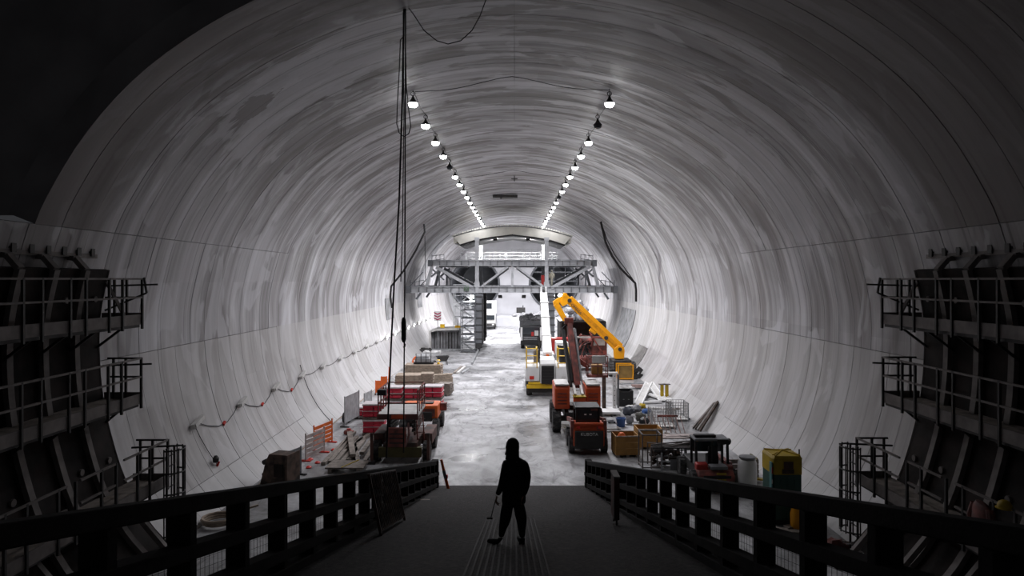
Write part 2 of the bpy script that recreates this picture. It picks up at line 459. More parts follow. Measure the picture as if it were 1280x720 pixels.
def backing(name, i0, i1, side, y0, label):
    me = strip_mesh(name, offset(section(i0, i1, 3), -.05), side, y0, END, DARKCONC)
    o = place(name, me); tag(o, label, 'wall' if 'wall' in name else 'ceiling', kind='structure'); return o
roots['L'] = backing('wall_left', 0, 8, -1, 2, 'curved cast concrete side wall left of the machines')
roots['R'] = backing('wall_right', 0, 8, 1, 2, 'curved cast concrete side wall right of the machines')
roots['CL'] = backing('ceiling', 8, 16, -1, 17.0, 'left half of the concrete vault over the cavern')
roots['CR'] = backing('ceiling', 8, 16, 1, 4, 'right half of the concrete vault over the cavern')
D1 = 36.0
for side, wk, ck, cstart in ((-1, 'L', 'CL', 18.0), (1, 'R', 'CR', 9.6)):
    for si, (i0, i1) in enumerate(SEGS):
        par = roots[ck] if si == 3 else roots[wk]
        start = cstart if si == 3 else 15.6
        me = strip_mesh('concrete_panel', section(i0, i1, 3), side, 0, BAY, CONC, .05, .010)
        y = start
        while y < D1 - .01:
            place('concrete_panel', me, par, (-side * random.uniform(0, .012), y, 0)); y += BAY
        # nearer and farther bays, too narrow to pick apart, in one mesh each
        far = MB(); uvs = []
        pts = section(i0, i1, 3); ss = [arc_of(p) if side < 0 else 2*_ARC[-1]-arc_of(p) for p in pts]
        rng = []
        y = D1
        while y < END: rng.append((y, min(y+BAY, END))); y += BAY
        if not (si == 3 and side < 0):
            y = start - BAY
            while y > 3: rng.append((y, y+BAY)); y -= BAY
        elif True: rng.append((17.0, 18.0))
        V, UV, FC = [], [], []
        for (ya, yb) in rng:
            j = random.uniform(0, .012); o = len(V); n = len(pts); g = .006
            Q = offset(pts, j)
            for yy, q in ((ya, offset(pts, -.04)), (ya+g, Q), (yb-g, Q), (yb, offset(pts, -.04))):
                for p, s in zip(q, ss): V.append((side*p[0], yy, p[1])); UV.append((yy, s))
            for r in range(3): FC += [(o+r*n+k, o+r*n+k+1, o+(r+1)*n+k+1, o+(r+1)*n+k) for k in range(n-1)]
        if side > 0: FC = [tuple(reversed(f)) for f in FC]
        me = bpy.data.meshes.new('lining_bays'); me.from_pydata(V, [], FC)
        ul = me.uv_layers.new(name='UVMap')
        for l in me.loops: ul.data[l.index].uv = UV[l.vertex_index]
        for p in me.polygons: p.use_smooth = True
        me.set_sharp_from_angle(angle=math.radians(25)); me.materials.append(CONC)
        tag(place('lining_bays', me, par), kind='stuff')
# open edge of the vault on the upper left: cut face of the lining and the dark chamber beyond
ed = MB(); p0 = section(8, 16, 3); p1 = offset(p0, -.7)
for a, b, c, d in zip(p0, p0[1:], p1, p1[1:]):
    ed.add([(-a[0],17.0,a[1]),(-b[0],17.0,b[1]),(-d[0],17.0,d[1]),(-c[0],17.0,c[1])], [(0,1,2,3)])
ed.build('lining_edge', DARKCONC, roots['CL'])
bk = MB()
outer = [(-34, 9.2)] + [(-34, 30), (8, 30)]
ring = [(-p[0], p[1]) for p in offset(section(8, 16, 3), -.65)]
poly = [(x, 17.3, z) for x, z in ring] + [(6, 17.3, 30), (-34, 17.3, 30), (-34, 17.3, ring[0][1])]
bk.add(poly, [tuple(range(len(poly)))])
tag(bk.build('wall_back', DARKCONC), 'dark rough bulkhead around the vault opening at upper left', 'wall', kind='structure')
# kerb joint ledge where the wall meets the upper pour on the near left
fb = MB(); fb.box((0, (END-6)/2 + 0, -.05), (20.9, END+12, .1))
tag(fb.build('floor', FLOOR), 'pale wet concrete floor of the cavern', 'floor', kind='structure')

# end wall with two running-tunnel bores
bm = bmesh.new()
sec = section(0, 16, 3)
outl = [(p[0], p[1]) for p in sec] + [(-p[0], p[1]) for p in reversed(sec[:-1])]
BORES = [(-7.5, 7.3, 4.5), (7.5, 7.3, 4.5)]
def loop(pts):
    vs = [bm.verts.new((x, END, z)) for x, z in pts]
    return [bm.edges.new((vs[i], vs[(i+1) % len(vs)])) for i in range(len(vs))]
es = loop(outl)
for (x, z, r) in BORES: es += loop([(x + r*math.cos(2*PI*k/40), z + r*math.sin(2*PI*k/40)) for k in range(40)])
bmesh.ops.triangle_fill(bm, edges=es, use_beauty=True)
me = bpy.data.meshes.new('wall_end'); bm.to_mesh(me); bm.free(); me.materials.append(PALECONC)
we = tag(place('wall_end', me), 'pale end wall with two round tunnel bores', 'wall', kind='structure')
for (x, z, r) in BORES:
    m = MB().cyl((x, END, z), (x, END+26, z), r, n=40, cap=False)
    m.add([(x + r*math.cos(2*PI*k/40), END+26, z + r*math.sin(2*PI*k/40)) for k in range(40)], [tuple(range(40))])
    m.build('bore', BOREM, we)
    m = MB()
    m.tube([(x + (r+.1)*math.cos(2*PI*k/40), END-.1, z + (r+.1)*math.sin(2*PI*k/40)) for k in range(40)], .22, 6, True)
    m.build('bore_collar', GANTRYD, we)
    m = MB()
    if x < 0: continue
    for hh in (-1.4, .6, 2.3):
        ww = math.sqrt(r*r - hh*hh) - .1; m.beam((x-ww, END+.4, z+hh), (x+ww, END+.4, z+hh), .2, .22)
    for q in (-2.2, 0, 2.2):
        zz = math.sqrt(r*r - q*q) - .1; m.beam((x+q, END+.4, z-zz), (x+q, END+.4, z+zz), .14, .14)
    m.beam((x-2.2, END+.4, z-1.4), (x, END+.4, z+.6), .1, .1); m.beam((x+2.2, END+.4, z-1.4), (x, END+.4, z+.6), .1, .1)
    m.build('bore_scaffold', GANTRYD, we)
m = MB().box((0, 124.75, .8), (19.5, 10.4, 1.6))
tag(m.build('trim_1', PALECONC), 'low pale concrete bench in front of the end wall', 'bench', kind='structure')

# ================================================================== RAMP
SL = .2485
def rz(d): return CH - 1.63 - SL * d          # ramp surface height at a depth
ramp = thing('ramp', 'dark sloping access ramp under the hooded person', 'ramp', (0, 0, 0))
m = MB().add([(-3.35,-3,rz(-3)),(3.2,-3,rz(-3)),(3.2,26,rz(26)),(-3.35,26,rz(26)),(-3.35,-3,rz(-3)-.35),(3.2,-3,rz(-3)-.35),(3.2,26.9,0.0),(-3.35,26.9,0.0)],
             [(0,1,2,3),(4,7,6,5),(0,4,5,1),(1,5,6,2),(2,6,7,3),(3,7,4,0)])
m.build('deck', GRATE, ramp)
bar = MB().beam((0, 0, .004), (0, 23.2, .004 - SL*23.2), .03, .016).mesh('tread_bar', BARM)
for k in range(14): place('tread_bar', bar, ramp, (-.65 + k*.085, 1.2, rz(1.2)))
for sx in (-3.25, 3.1): MB().beam((sx, -3, rz(-3)-.5), (sx, 25, rz(25)-.3), .3, .5).build('side_girder', BLACKSTEEL, ramp)

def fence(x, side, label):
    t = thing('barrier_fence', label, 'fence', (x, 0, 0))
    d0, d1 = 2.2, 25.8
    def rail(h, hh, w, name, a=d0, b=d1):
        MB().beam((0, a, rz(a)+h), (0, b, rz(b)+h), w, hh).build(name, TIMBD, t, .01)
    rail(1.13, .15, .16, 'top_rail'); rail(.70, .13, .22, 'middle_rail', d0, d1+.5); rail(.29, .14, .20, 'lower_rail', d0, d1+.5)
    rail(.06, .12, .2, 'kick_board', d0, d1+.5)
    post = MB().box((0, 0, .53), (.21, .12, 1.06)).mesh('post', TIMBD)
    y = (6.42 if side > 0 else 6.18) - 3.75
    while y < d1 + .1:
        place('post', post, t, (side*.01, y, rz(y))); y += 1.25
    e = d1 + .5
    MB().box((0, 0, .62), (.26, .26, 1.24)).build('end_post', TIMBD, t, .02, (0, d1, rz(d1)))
    # welded mesh tied behind the lower half
    m = MB(); xo = side*.13
    for h in (.14, .24, .34, .44, .54, .64): m.beam((xo, d0, rz(d0)+h), (xo, 16, rz(16)+h), .0035, .0035)
    y = d0
    while y < 16: m.beam((xo, y, rz(y)+.1), (xo, y, rz(y)+.66), .0035, .0035, (0,1,0)); y += .1
    m.build('mesh_infill', STEEL_D, t)
    return t
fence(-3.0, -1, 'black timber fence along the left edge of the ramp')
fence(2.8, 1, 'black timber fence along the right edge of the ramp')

# loose mesh gate leaning along the left fence
g = thing('mesh_gate', 'rusty barred gate panel leaning against the left ramp fence', 'gate', (-2.52, 12.9, rz(12.9)))
q = lambda y, h: (0 + (.22*h if False else -.2*h), y, -SL*y + h)
MB().beam(q(0, 1.15), q(2.8, 1.15), .04, .04).build('gate_rail', RIBSTEEL, g)
MB().beam(q(0, .1), q(2.8, .1), .04, .04).build('gate_rail', RUST, g)
for y in (0, 2.8): MB().beam(q(y, 0), q(y, 1.17), .05, .05, (0,1,0)).build('gate_post', RUST, g)
bar = MB().beam((0,0,.1), (-.21,0,1.15), .018, .018, (0,1,0)).mesh('gate_bar', RUST)
for k in range(1, 20): place('gate_bar', bar, g, (0, k*.14, -SL*k*.14))
g = thing('hinged_board', 'narrow dark red board standing inside the right ramp fence', 'board', (2.2, 14.9, rz(14.9)))
MB().box((0, 0, .62), (.12, .5, .9)).build('board', BROWNR, g, .01)
for y in (-.2, .2): MB().box((0, y, .1), (.04, .04, .2)).build('leg', STEEL_D, g)
MB().box((0, 0, 1.09), (.14, .54, .04)).build('cap_strip', RIBSTEEL, g)
g = thing('post_delineator', 'leaning orange traffic delineator at the foot of the ramp', 'delineator', (-2.42, 25.3, rz(25.3)))
tl = Vector((-.3, .05, 1.25))
MB().lathe([(.2,0),(.2,.04),(.1,.07),(.07,.1)]).build('base', BLACKP, g)
MB().cyl((0,0,.06), tl*.45, .06, .055).build('lower_tube', ORG2, g)
MB().cyl(tl*.45, tl*.68, .062, .06).build('reflective_band', GREYP, g)
MB().cyl(tl*.68, tl, .056, .045).build('upper_tube', ORG2, g)
MB().box(tl*.5 + Vector((.05,0,0)), (.1,.08,.14)).build('clip', REDPL, g)
for i, (px, py) in enumerate(((531, 629), (540, 626))):
    d = 1390/(py-562); b = MB().box((0,0,.05), (.3,.2,.1))
    tag(b.build('offcut_block', TIMBG, None, .01, ((px-643)*d/F, d, rz(d))), ['nearer', 'farther'][i] + ' small timber offcut lying inside the left fence', 'timber')

# ================================================================== WALL FORMWORK ON BOTH SIDES
def formwork(side, word):
    t = thing('wall_formwork', 'dark steel wall formwork with three walkways against the %s wall' % word, 'formwork', (0, 0, 0))
    yf = 19.95 if side < 0 else 20.2
    bays = 8; bw = 1.25
    sec = [p for p in _FULL if p[1] < 8.75]
    sec = sec[::2] if (len(sec) % 2) else sec[::2] + [sec[-1]]
    face = offset(sec, .42); back = offset(sec, .30)
    n = len(face)
    vs = [(side*p[0], y, p[1]) for y in (0.015, bw-.015) for p in face] + [(side*p[0], y, p[1]) for y in (.015, bw-.015) for p in back]
    fs = [(k, k+1, n+k+1, n+k) for k in range(n-1)] + [(2*n+k, 3*n+k, 3*n+k+1, 2*n+k+1) for k in range(n-1)]
    fs += [(k, 2*n+k, 2*n+k+1, k+1) for k in range(n-1)] + [(n+k, n+k+1, 3*n+k+1, 3*n+k) for k in range(n-1)] + [(0,n,3*n,2*n),(n-1,3*n-1,4*n-1,2*n-1)]
    pm = MB().add(vs, fs).mesh('form_panel', FORMFACE)
    rib = MB(); rp = offset(sec, .52)
    top = rp[-1]
    path = [(side*p[0], 0, p[1]) for p in rp] + [(side*(top[0]+.28), 0, top[1]+.32), (side*(top[0]+.62), 0, top[1]+.36)]
    for a, b in zip(path, path[1:]): rib.beam(a, b, .13, .2, (0,1,0))
    rm = rib.mesh('soldier_rib', RIBSTEEL)
    for k in range(bays):
        place('form_panel', pm, t, (0, yf-(k+1)*bw, 0))
        place('soldier_rib', rm, t, (0, yf-(k+1)*bw, 0))
    MB().tube([(side*p[0], 0, p[1]) for p in offset(sec, .4)], .05, 4).build('front_edge', RIBSTEEL, t, loc=(0, yf-.03, 0))
    zt = top[1] + .42; xt = side*(top[0]+.45)
    MB().beam((xt, yf-bays*bw, zt), (xt, yf-.1, zt), .12, .12).build('top_waler', RIBSTEEL, t)
    nut = MB().box((0,0,.05), (.2,.16,.22)).cyl((0,-.14,.08), (0,.14,.08), .07, n=8).mesh('tie_bracket', STEEL_D)
    for k in range(bays*2): place('tie_bracket', nut, t, (xt, yf-.35-k*.62, zt+.05))
    tie = MB().cyl((0,0,0), (-side*.06,0,0), .09, n=10).mesh('tie_plate', RIBSTEEL)
    for k in (0, 1, 3, 6):
        for hh in (7.55, 2.95):
            p = offset([(half_width(hh)-.0001, hh-.05), (half_width(hh), hh), (half_width(hh), hh+.05)], .44)[1]
            place('tie_plate', tie, t, (side*p[0], yf-.45-k*bw, hh))
    # walkways
    for lvl, (hz_, xi, wo, ye) in enumerate(((6.97, 10.95, 1.15, yf+.1), (4.65, 10.95, 1.05, yf+.05), (2.2, 10.3, 1.0, yf+.3))):
        wk = MB()
        y0 = yf - bays*bw
        wk.box((side*(xi+wo/2), (y0+ye)/2, hz_-.04), (wo, ye-y0, .05))
        W = wk.build('walkway', TIMBG, t)
        tb = MB().box((side*xi, (y0+ye)/2, hz_-.02), (.04, ye-y0, .30)).build('toe_board', RIBSTEEL, W)
        MB().box((side*(xi+.1), (y0+ye)/2, hz_-.2), (.08, ye-y0, .12)).build('edge_beam', STEEL_D, W)
        brk = MB().beam((side*(xi+.05),0,hz_-.12), (side*(xi+wo+.3),0,hz_-.12), .07, .1).beam((side*(xi+.25),0,hz_-.12), (side*(xi+wo+.2),0,hz_-.95), .06, .06).mesh('bracket', STEEL_D)
        for k in range(bays): place('bracket', brk, W, (0, yf-.1-k*bw, 0))
        post = MB().beam((0,0,-.3), (0,0,1.18), .06, .06, (0,1,0)).mesh('rail_post', STEEL_D)
        y = ye - .03
        k = 0
        gapk = {2: (5, 9), 1: (), 0: ()}[lvl]
        while y > y0:
            place('rail_post', post, W, (side*(xi-.03), y, hz_)); y -= .62 if k % 2 else 1.0; k += 1
        secs = [(y0, ye)] if lvl < 2 else [(y0, ye-4.6), (ye-4.1, ye-2.7), (ye-2.3, ye)]
        for (ya, yb) in secs:
            for hh in (1.16, .62):
                MB().beam((side*(xi-.03), ya, hz_+hh), (side*(xi-.03), yb, hz_+hh), .05, .05).build('hand_rail', RIBSTEEL, W)
        for xx in (xi+.42, xi+.78):
            place('rail_post', post, W, (side*xx, ye-.03, hz_))
        for hh in (1.16, .62):
            MB().beam((side*(xi-.05), ye-.03, hz_+hh), (side*(xi+wo-.1), ye-.03, hz_+hh), .05, .05).build('hand_rail', STEEL_D, W)
        MB().box((side*(xi+wo/2), ye-.03, hz_+.06), (wo, .04, .22)).build('toe_board', RIBSTEEL, W)
        MB().beam((side*(xi-.5 if lvl == 0 else xi-.35), ye-.06, hz_+1.0), (side*(xi+wo), ye-.1, hz_+.95), .05, .05).build('loose_tube', STEEL_D, W)
        if lvl == 0:
            MB().beam((side*(xi+.9), ye-.2, hz_+1.05), (side*(xi+.2), ye-.5, hz_+.05), .1, .04).build('brace_plank', RIBSTEEL, W)
            MB().beam((side*(xi-.1), ye-.05, hz_+1.2), (side*(xi-.2), ye-.1, hz_+.75), .05, .05).beam((side*(xi-.2), ye-.1, hz_+.75), (side*(xi+.9), ye-.3, hz_+.25), .05, .05).build('swing_gate', STEEL_D, W)
    # caged ladder under the lowest walkway
    lx, ly = 10.0, yf - .1
    L = MB()
    for q in range(7):
        a = PI*q/6 - PI/2; cx = side*(lx - .38*math.cos(a)); cy = ly + .38*math.sin(a)
        L.beam((cx, cy, .7), (cx, cy, 3.25), .03, .03, (0,1,0))
    cage = L.build('ladder_cage', STEEL_D, t)
    hoop = MB().tube([(side*(-.38*math.cos(PI*q/12-PI/2)), .38*math.sin(PI*q/12-PI/2), 0) for q in range(13)], .025, 4).mesh('hoop', STEEL_D)
    for hh in (.75, 1.35, 1.95, 2.55, 3.2): place('hoop', hoop, cage, (side*lx, ly, hh))
    lad = MB()
    for dy in (-.22, .22): lad.beam((side*lx, ly+dy, .1), (side*lx, ly+dy, 3.25), .05, .05, (0,1,0))
    lad = lad.build('ladder', STEEL_D, t)
    rung = MB().cyl((side*lx, ly-.22, 0), (side*lx, ly+.22, 0), .02, n=6).mesh('rung', STEEL_D)
    for k in range(10): place('rung', rung, lad, (0, 0, .3+k*.3))
    # raking struts down to the floor
    for k in range(5):
        y = yf - .9 - k*1.9
        MB().beam((side*11.0, y, 2.1), (side*9.3, y, .08), .14, .14, (0,1,0)).build('raking_strut', RIBSTEEL, t)
        MB().box((side*9.25, y, .05), (.5,.4,.1)).build('strut_foot', RUST, t)
    return t
formwork(-1, 'left'); formwork(1, 'right')
# small things left on the walkways and beside the formwork
jk = thing('work_jacket', 'dark red work jacket hung on the lowest right walkway rail', 'jacket', (10.22, 14.9, 2.3))
b = MB().lathe([(.05,.95),(.16,.92),(.24,.8),(.26,.5),(.27,.1),(.24,0)], n=14); b.v = [(x*.5, y*1.2, z+.03*math.sin(9*y)) for x, y, z in b.v]
b.build('body', REDD, jk)
for s in (-1, 1): MB().tube([(0,s*.24,.85),(-.03,s*.33,.6),(-.02,s*.36,.25)], [.09,.08,.06], 8).build('sleeve', REDD, jk)
hm = thing('hard_hat', 'yellow hard hat hung on the lowest right walkway rail', 'helmet', (10.2, 14.2, 3.36))
MB().lathe([(.14,0),(.135,.06),(.11,.12),(.06,.155),(.005,.165)], n=16).build('shell', YTOP, hm)
MB().lathe([(.17,-.01),(.17,.005),(.13,.015)], n=16).build('brim', YTOP, hm)
rp = thing('steel_plate_form', 'rusty tapered steel form standing left behind the ramp fence', 'form', fl(352, 604), -.25)
MB().prism([(-.75,0),(.42,0),(.42,1.22),(-.35,1.22),(-.5,.9)], -.35, .35).build('body', RUST, rp, .02)
MB().box((.1,-.37,.6), (.4,.03,.5)).build('face_plate', FORMFACE, rp)
MB().box((.5,0,.62), (.08,.9,1.24)).build('end_flange', RUST, rp)
for z in (.3,.8): MB().cyl((-.75,-.1,z), (-.55,-.1,z+.1), .1, n=10).build('roller', STEEL_D, rp)
# ================================================================== LAMPS
lens_me = MB().lathe([(.2,0),(.19,-.07),(.14,-.14),(.03,-.17)], n=14).mesh('lamp_lens', BULB)
dark_me = MB().lathe([(.2,0),(.19,-.07),(.14,-.14),(.03,-.17)], n=14).mesh('lamp_lens', GLASS)
hous_me = MB().lathe([(.21,-.0),(.21,.03),(.14,.1),(.07,.2),(.04,.3)], n=14).mesh('housing', STEEL_D)
def highbay(x, y, z, lit, label, pw=1.0):
    t = thing('ceiling_lamp', label, 'lamp', (x, y, z), 0, 'lamps hung under the vault')
    place('housing', hous_me, t); place('lamp_lens', lens_me if lit else dark_me, t)
    hk = crown(x) - z
    MB().beam((0,0,.28), (0,0,hk+.02), .025, .025, (0,1,0)).tube([(.09*math.cos(a), 0, .4+.09*math.sin(a)) for a in [2*PI*k/10 for k in range(10)]], .018, 5, True).build('hanger', STEEL_D, t)
    if lit:
        ld = bpy.data.lights.new('lamp_light', 'SPOT'); ld.energy = LAMP_W*pw; ld.spot_size = math.radians(152); ld.spot_blend = .7
        ld.shadow_soft_size = .15; ld.color = (.95, .945, 1.0)
        lo = bpy.data.objects.new('lamp_light', ld); COL.objects.link(lo); lo.parent = t; lo.location = (0, 0, -.24)
NL = 24
for side, x0, dark in (('left', -4.19, (4,)), ('right', 3.93, (1, 8))):
    pts = []
    for k in range(NL):
        y = 28.2 + 4.0*k; z = CH + 7.3
        lit = k not in dark
        highbay(x0, y, z, lit, '%s %s lamp from the camera in the %s ceiling row' % (ORD[k], 'lit' if lit else 'unlit', side) if False else
                '%s high-bay lamp from the camera in the %s ceiling row%s' % (ORD[k], side, '' if lit else ', switched off'), (min(1.3, .13+.107*k) if not 71 < y < 91 else .16))
        pts += [(x0+.06, y, z+.42), (x0+.06, y+2.0, z+.28)]
    m = MB().tube(pts, .014, 4)
    tag(m.build('lamp_cable', CABLE), 'thin black cable linking the %s row of ceiling lamps' % side, 'cable')
# cable slung across the vault between the first lamps
for i, (d, sag) in enumerate(((28.2, .0), (52.0, .0))):
    pts = []
    for k in range(25):
        x = -4.1 + k*(8.0/24); z = crown(x) - .08 - .14*abs(math.sin(PI*k/12))
        pts.append((x, d+.3*math.sin(k*.4), z))
    tag(MB().tube(pts, .014, 4).build('vault_cable', CABLE), ['thin cable pinned across the vault between the first two lamps', 'thin cable pinned across the vault in front of the gantry'][i], 'cable')
bx = thing('junction_box', 'dark flat junction box on the vault crown above the gantry', 'box', (-.9, 66.5, crown(1.9)-.16))
MB().box((0,0,0), (2.4,.9,.2)).build('body', STEEL_D, bx); MB().cyl((-.4,0,0),(-.4,0,-.2),.1).build('gland', STEEL_D, bx)
bx = thing('sensor_bracket', 'small dark cross-shaped bracket on the vault crown', 'bracket', (.0, 55, crown(0)))
MB().box((0,0,-.25), (.5,.1,.06)).build('arm', STEEL_D, bx); MB().box((0,0,-.2), (.07,.07,.5)).build('stem', STEEL_D, bx)

# wall lamps low on the left wall, joined by a drooping cable
WH = 2.8; WX = -half_width(WH)
tg = math.atan2(half_width(3.2)-half_width(2.4), .8)
wl_body = MB().box((0,0,0), (.14,.82,.16)).mesh('body', OFFW)
wl_cap = MB().box((0,0,0), (.145,.04,.165)).mesh('end_cap', OFFW)
wl_dif = MB().box((.09,0,0), (.05,.76,.14)).mesh('diffuser', OFFW)
wl_lit = MB().box((.09,0,0), (.05,.76,.14)).mesh('diffuser', TUBEGLOW)
cab = []; k = 0; d = 25.5
while d < 100:
    lit = d > 61
    t = thing('wall_lamp', '%s small wall lamp from the camera low on the left wall%s' % (ORD[k], ', lit' if lit else ', unlit'), 'lamp', (WX+.16, d, WH), 0, 'lamps along the lower left wall')
    t.rotation_euler = (.25, -tg*.5, 0)
    place('body', wl_body, t)
    for s in (-1, 1): place('end_cap', wl_cap, t, (0, s*.42, 0))
    place('diffuser', wl_lit if lit else wl_dif, t)
    if lit:
        ld = bpy.data.lights.new('lamp_light', 'POINT'); ld.energy = WALL_W; ld.shadow_soft_size = .15; ld.color = (1,.98,1)
        lo = bpy.data.objects.new('lamp_light', ld); COL.objects.link(lo); lo.parent = t; lo.location = (.4, 0, .12)
    for q in range(5):
        u = q/5; dd = d + u*4.2; hh = WH - .55*math.sin(PI*u)*(1 if k < 3 else .35)
        cab.append((-half_width(hh)+.04, dd, hh))
    if k < 3:
        hh = WH-.5; pl = MB().cyl((-half_width(hh)+.06, d+2.1, hh-.05), (-half_width(hh)+.06, d+2.25, hh+.04), .06, n=8)
        tag(pl.build('cable_plug', REDPL), ['red plug hanging nearest the camera on the left wall cable', 'red plug in the middle sag of the left wall cable', 'farthest red plug on the left wall cable'][k], 'plug')
    d += 4.2; k += 1
tag(MB().tube(cab, .016, 4).build('wall_cable', CABLE), 'drooping black cable joining the lamps on the left wall', 'cable')
tl = [(-half_width(h)+.05, 25.4+.2*(WH-h), h) for h in (2.7, 2.2, 1.7, 1.35, 1.15)]
wt = thing('cable_tail', 'loose cable tail with a red plug under the nearest wall lamp', 'cable', tl[-1])
o = Vector(tl[-1]); MB().tube([Vector(p)-o for p in tl], .014, 4).build('cord', CABLE, wt)
MB().cyl((0,0,-.06),(.05,.05,.1),.05,n=8).build('plug', REDPL, wt)
MB().lathe([(.1,0),(.12,.15),(.05,.25)], (0.02,-.15,.12), n=10).build('coil', STEEL_D, wt)

# ================================================================== HANGING ROPES
def rope(name, label, pts, r=.02, m=CABLE, n=6):
    o = Vector(pts[-1]); t = MB().tube([Vector(p)-o for p in pts], r, n)
    return tag(t.build(name, m, None, 0, o), label, 'cable')
D = 20.3
def A(px, py, d=D): return at(px, py, d)
def up_to(px, d=D):          # pin point on the lining straight above a pixel column
    x = (px-643)*d/F; return Vector((x, d, crown(x)))
rope('hoist_rope', 'black hoist rope hanging from the vault, slanting left at its foot', [up_to(505), A(503,120), A(499,250), A(493,350), A(489,430), A(486,500), A(483,572)], .028)
rope('hoist_rope', 'straight black hoist rope hanging from the vault down past the scissor lift', [up_to(507), A(506.5,200), A(506,350), A(505,480), A(504.5,566)], .022)
rope('hoist_rope', 'thinner third rope hanging between the two hoist ropes', [up_to(504, D+.2), A(505,140,D+.2), A(503,300,D+.2), A(501,352,D+.2)], .016)
lp = [A(504,46), A(500.5,50), A(499,90), A(496.5,135), A(496,155), A(499,166), A(505,171), A(511,167), A(513.5,158), A(511,138), A(508,110), A(506.5,60)]
rope('rope_loop', 'long slack rope loop beside the hoist ropes', lp, .016)
rope('slack_cable', 'slack cable sagging in a curve from the vault crown', [up_to(511), A(517,18), A(530,38), A(546,51), A(560,55), A(576,51), A(590,38), A(600,20), up_to(608)], .016)
wt = thing('rope_weight', 'black cylindrical hook weight on the straight hoist rope', 'weight', A(504.7, 428))
MB().lathe([(.03,.75),(.06,.7),(.075,.6),(.075,.1),(.04,0)], n=10).build('weight', BLACKSTEEL, wt)
MB().tube([(0,0,0),(.05,0,-.06),(.04,0,-.13),(-.02,0,-.14)], .015, 5).build('hook', STEEL_D, wt)
hs = [at(530,280,60), at(531,290,60), at(520,313,60), at(505,338,60), at(489,358,60), at(488,372,60), at(490,385,60)]
rope('hanging_hose', 'dark hose slung from the vault down to the left wall', hs, .09)
rope('guy_wire', 'thin vertical wire with a block above the left gantry platform', [at(531,283,74), at(531.5,330,74), at(532,352,74)], .04, STEEL_D)
hs = [at(751,277,62), at(753,286,62), at(757,303,62), at(765,320,62), at(775,335,62), at(786,346,62), at(794,354,62), at(795,362,62), at(795,377,62)]
rope('hanging_hose', 'thick dark hose hanging along the right side of the vault', hs, .11)
rope('hanging_hose', 'thin cable beside the thick hose on the right vault', [at(752,280,62), at(759,300,62), at(768,318,62), at(780,334,62), at(793,352,62)], .045)
pp = thing('pipe_rail', 'dark bent pipe end under the vault at top right', 'pipe', at(748, 8, 21))
o = at(748,8,21)
MB().tube([(0,0,0), at(775,12,21)-o, at(805,18,21)-o, at(828,24,21)-o, at(833,26,21)-o, at(834,31,21)-o], .035, 6).build('pipe', BLACKSTEEL, pp)
MB().box(at(752,6,21)-o, (.5,.08,.06)).build('clamp', BLACKSTEEL, pp)
rope('wall_drop_cable', 'dashed dark cable lying down the left wall to the floor', [(-half_width(h)+.03, 38.6, h) for h in (3.3, 2.6, 2.0, 1.5, 1.0, .5, .1)], .016)
rope('floor_hose', 'thin pale hose running along the foot of the left wall', [fl(300,628), fl(330,600), fl(390,552), fl(432,517), fl(465,490), fl(500,462), fl(528,440)], .035, TIMB)

# ================================================================== GANTRY
GD = 78.0; GL = 9.0; s_ = GD / F
def G(px, py, dd=0.0): return Vector(((px-643)*s_, dd, CH-(py-350)*s_))
gt = thing('formwork_gantry', 'tall grey steel travelling gantry with arched vault form', 'gantry', (0, GD, 0))
def gb(name, a, b, w, h, m=GANTRY, up=(0,0,1), both=True, bevel=0):
    me = MB().beam(a, b, w, h, up).mesh(name, m)
    place(name, me, gt)
    if both: place(name, me, gt, (0, GL, 0))
gi = lambda name, a, b, w, h, m=GANTRY: [place(name, MB().ibeam(a, b, w, h).mesh(name, m), gt, (0, dd, 0)) for dd in (0, GL)]
# lower platform girder, with web stiffeners
for (py0, py1, xa, xb, nm, step) in ((358, 366, 511, 769, 'lower_girder', 10), (325.5, 332.5, 538, 743, 'upper_girder', 9)):
    h = (py1-py0)*s_; z = CH-((py0+py1)/2-350)*s_
    me = MB().ibeam(((xa-643)*s_, 0, z), ((xb-643)*s_, 0, z), .5, h, .07).mesh(nm, GANTRY)
    st = MB().box((0,-.1,0), (.06,.3,h-.1)).mesh('stiffener', GANTRYD)
    for dd in (0, GL):
        g0 = place(nm, me, gt, (0, dd, 0))
        x = xa+3
        while x < xb and dd == 0: place('stiffener', st, g0, ((x-643)*s_, 0, z)); x += step
    deck = MB().span(((xa-643)*s_, 0, z+h/2), ((xb-643)*s_, GL, z+h/2+.06)); deck.build('deck', GANTRYD, gt)
    ends = MB().box((0,0,0), (.5,.7,h+.1)).mesh('end_block', GANTRYD)
    for xx in (xa, xb): place('end_block', ends, gt, ((xx-643)*s_, 0, z))
    for k in range(7):
        x = (xa + (xb-xa)*(k+.5)/7 - 643)*s_
        MB().beam((x, .2, z-.1), (x, GL-.2, z-.1), .3, h*.7).build('cross_beam', GANTRYD, gt)
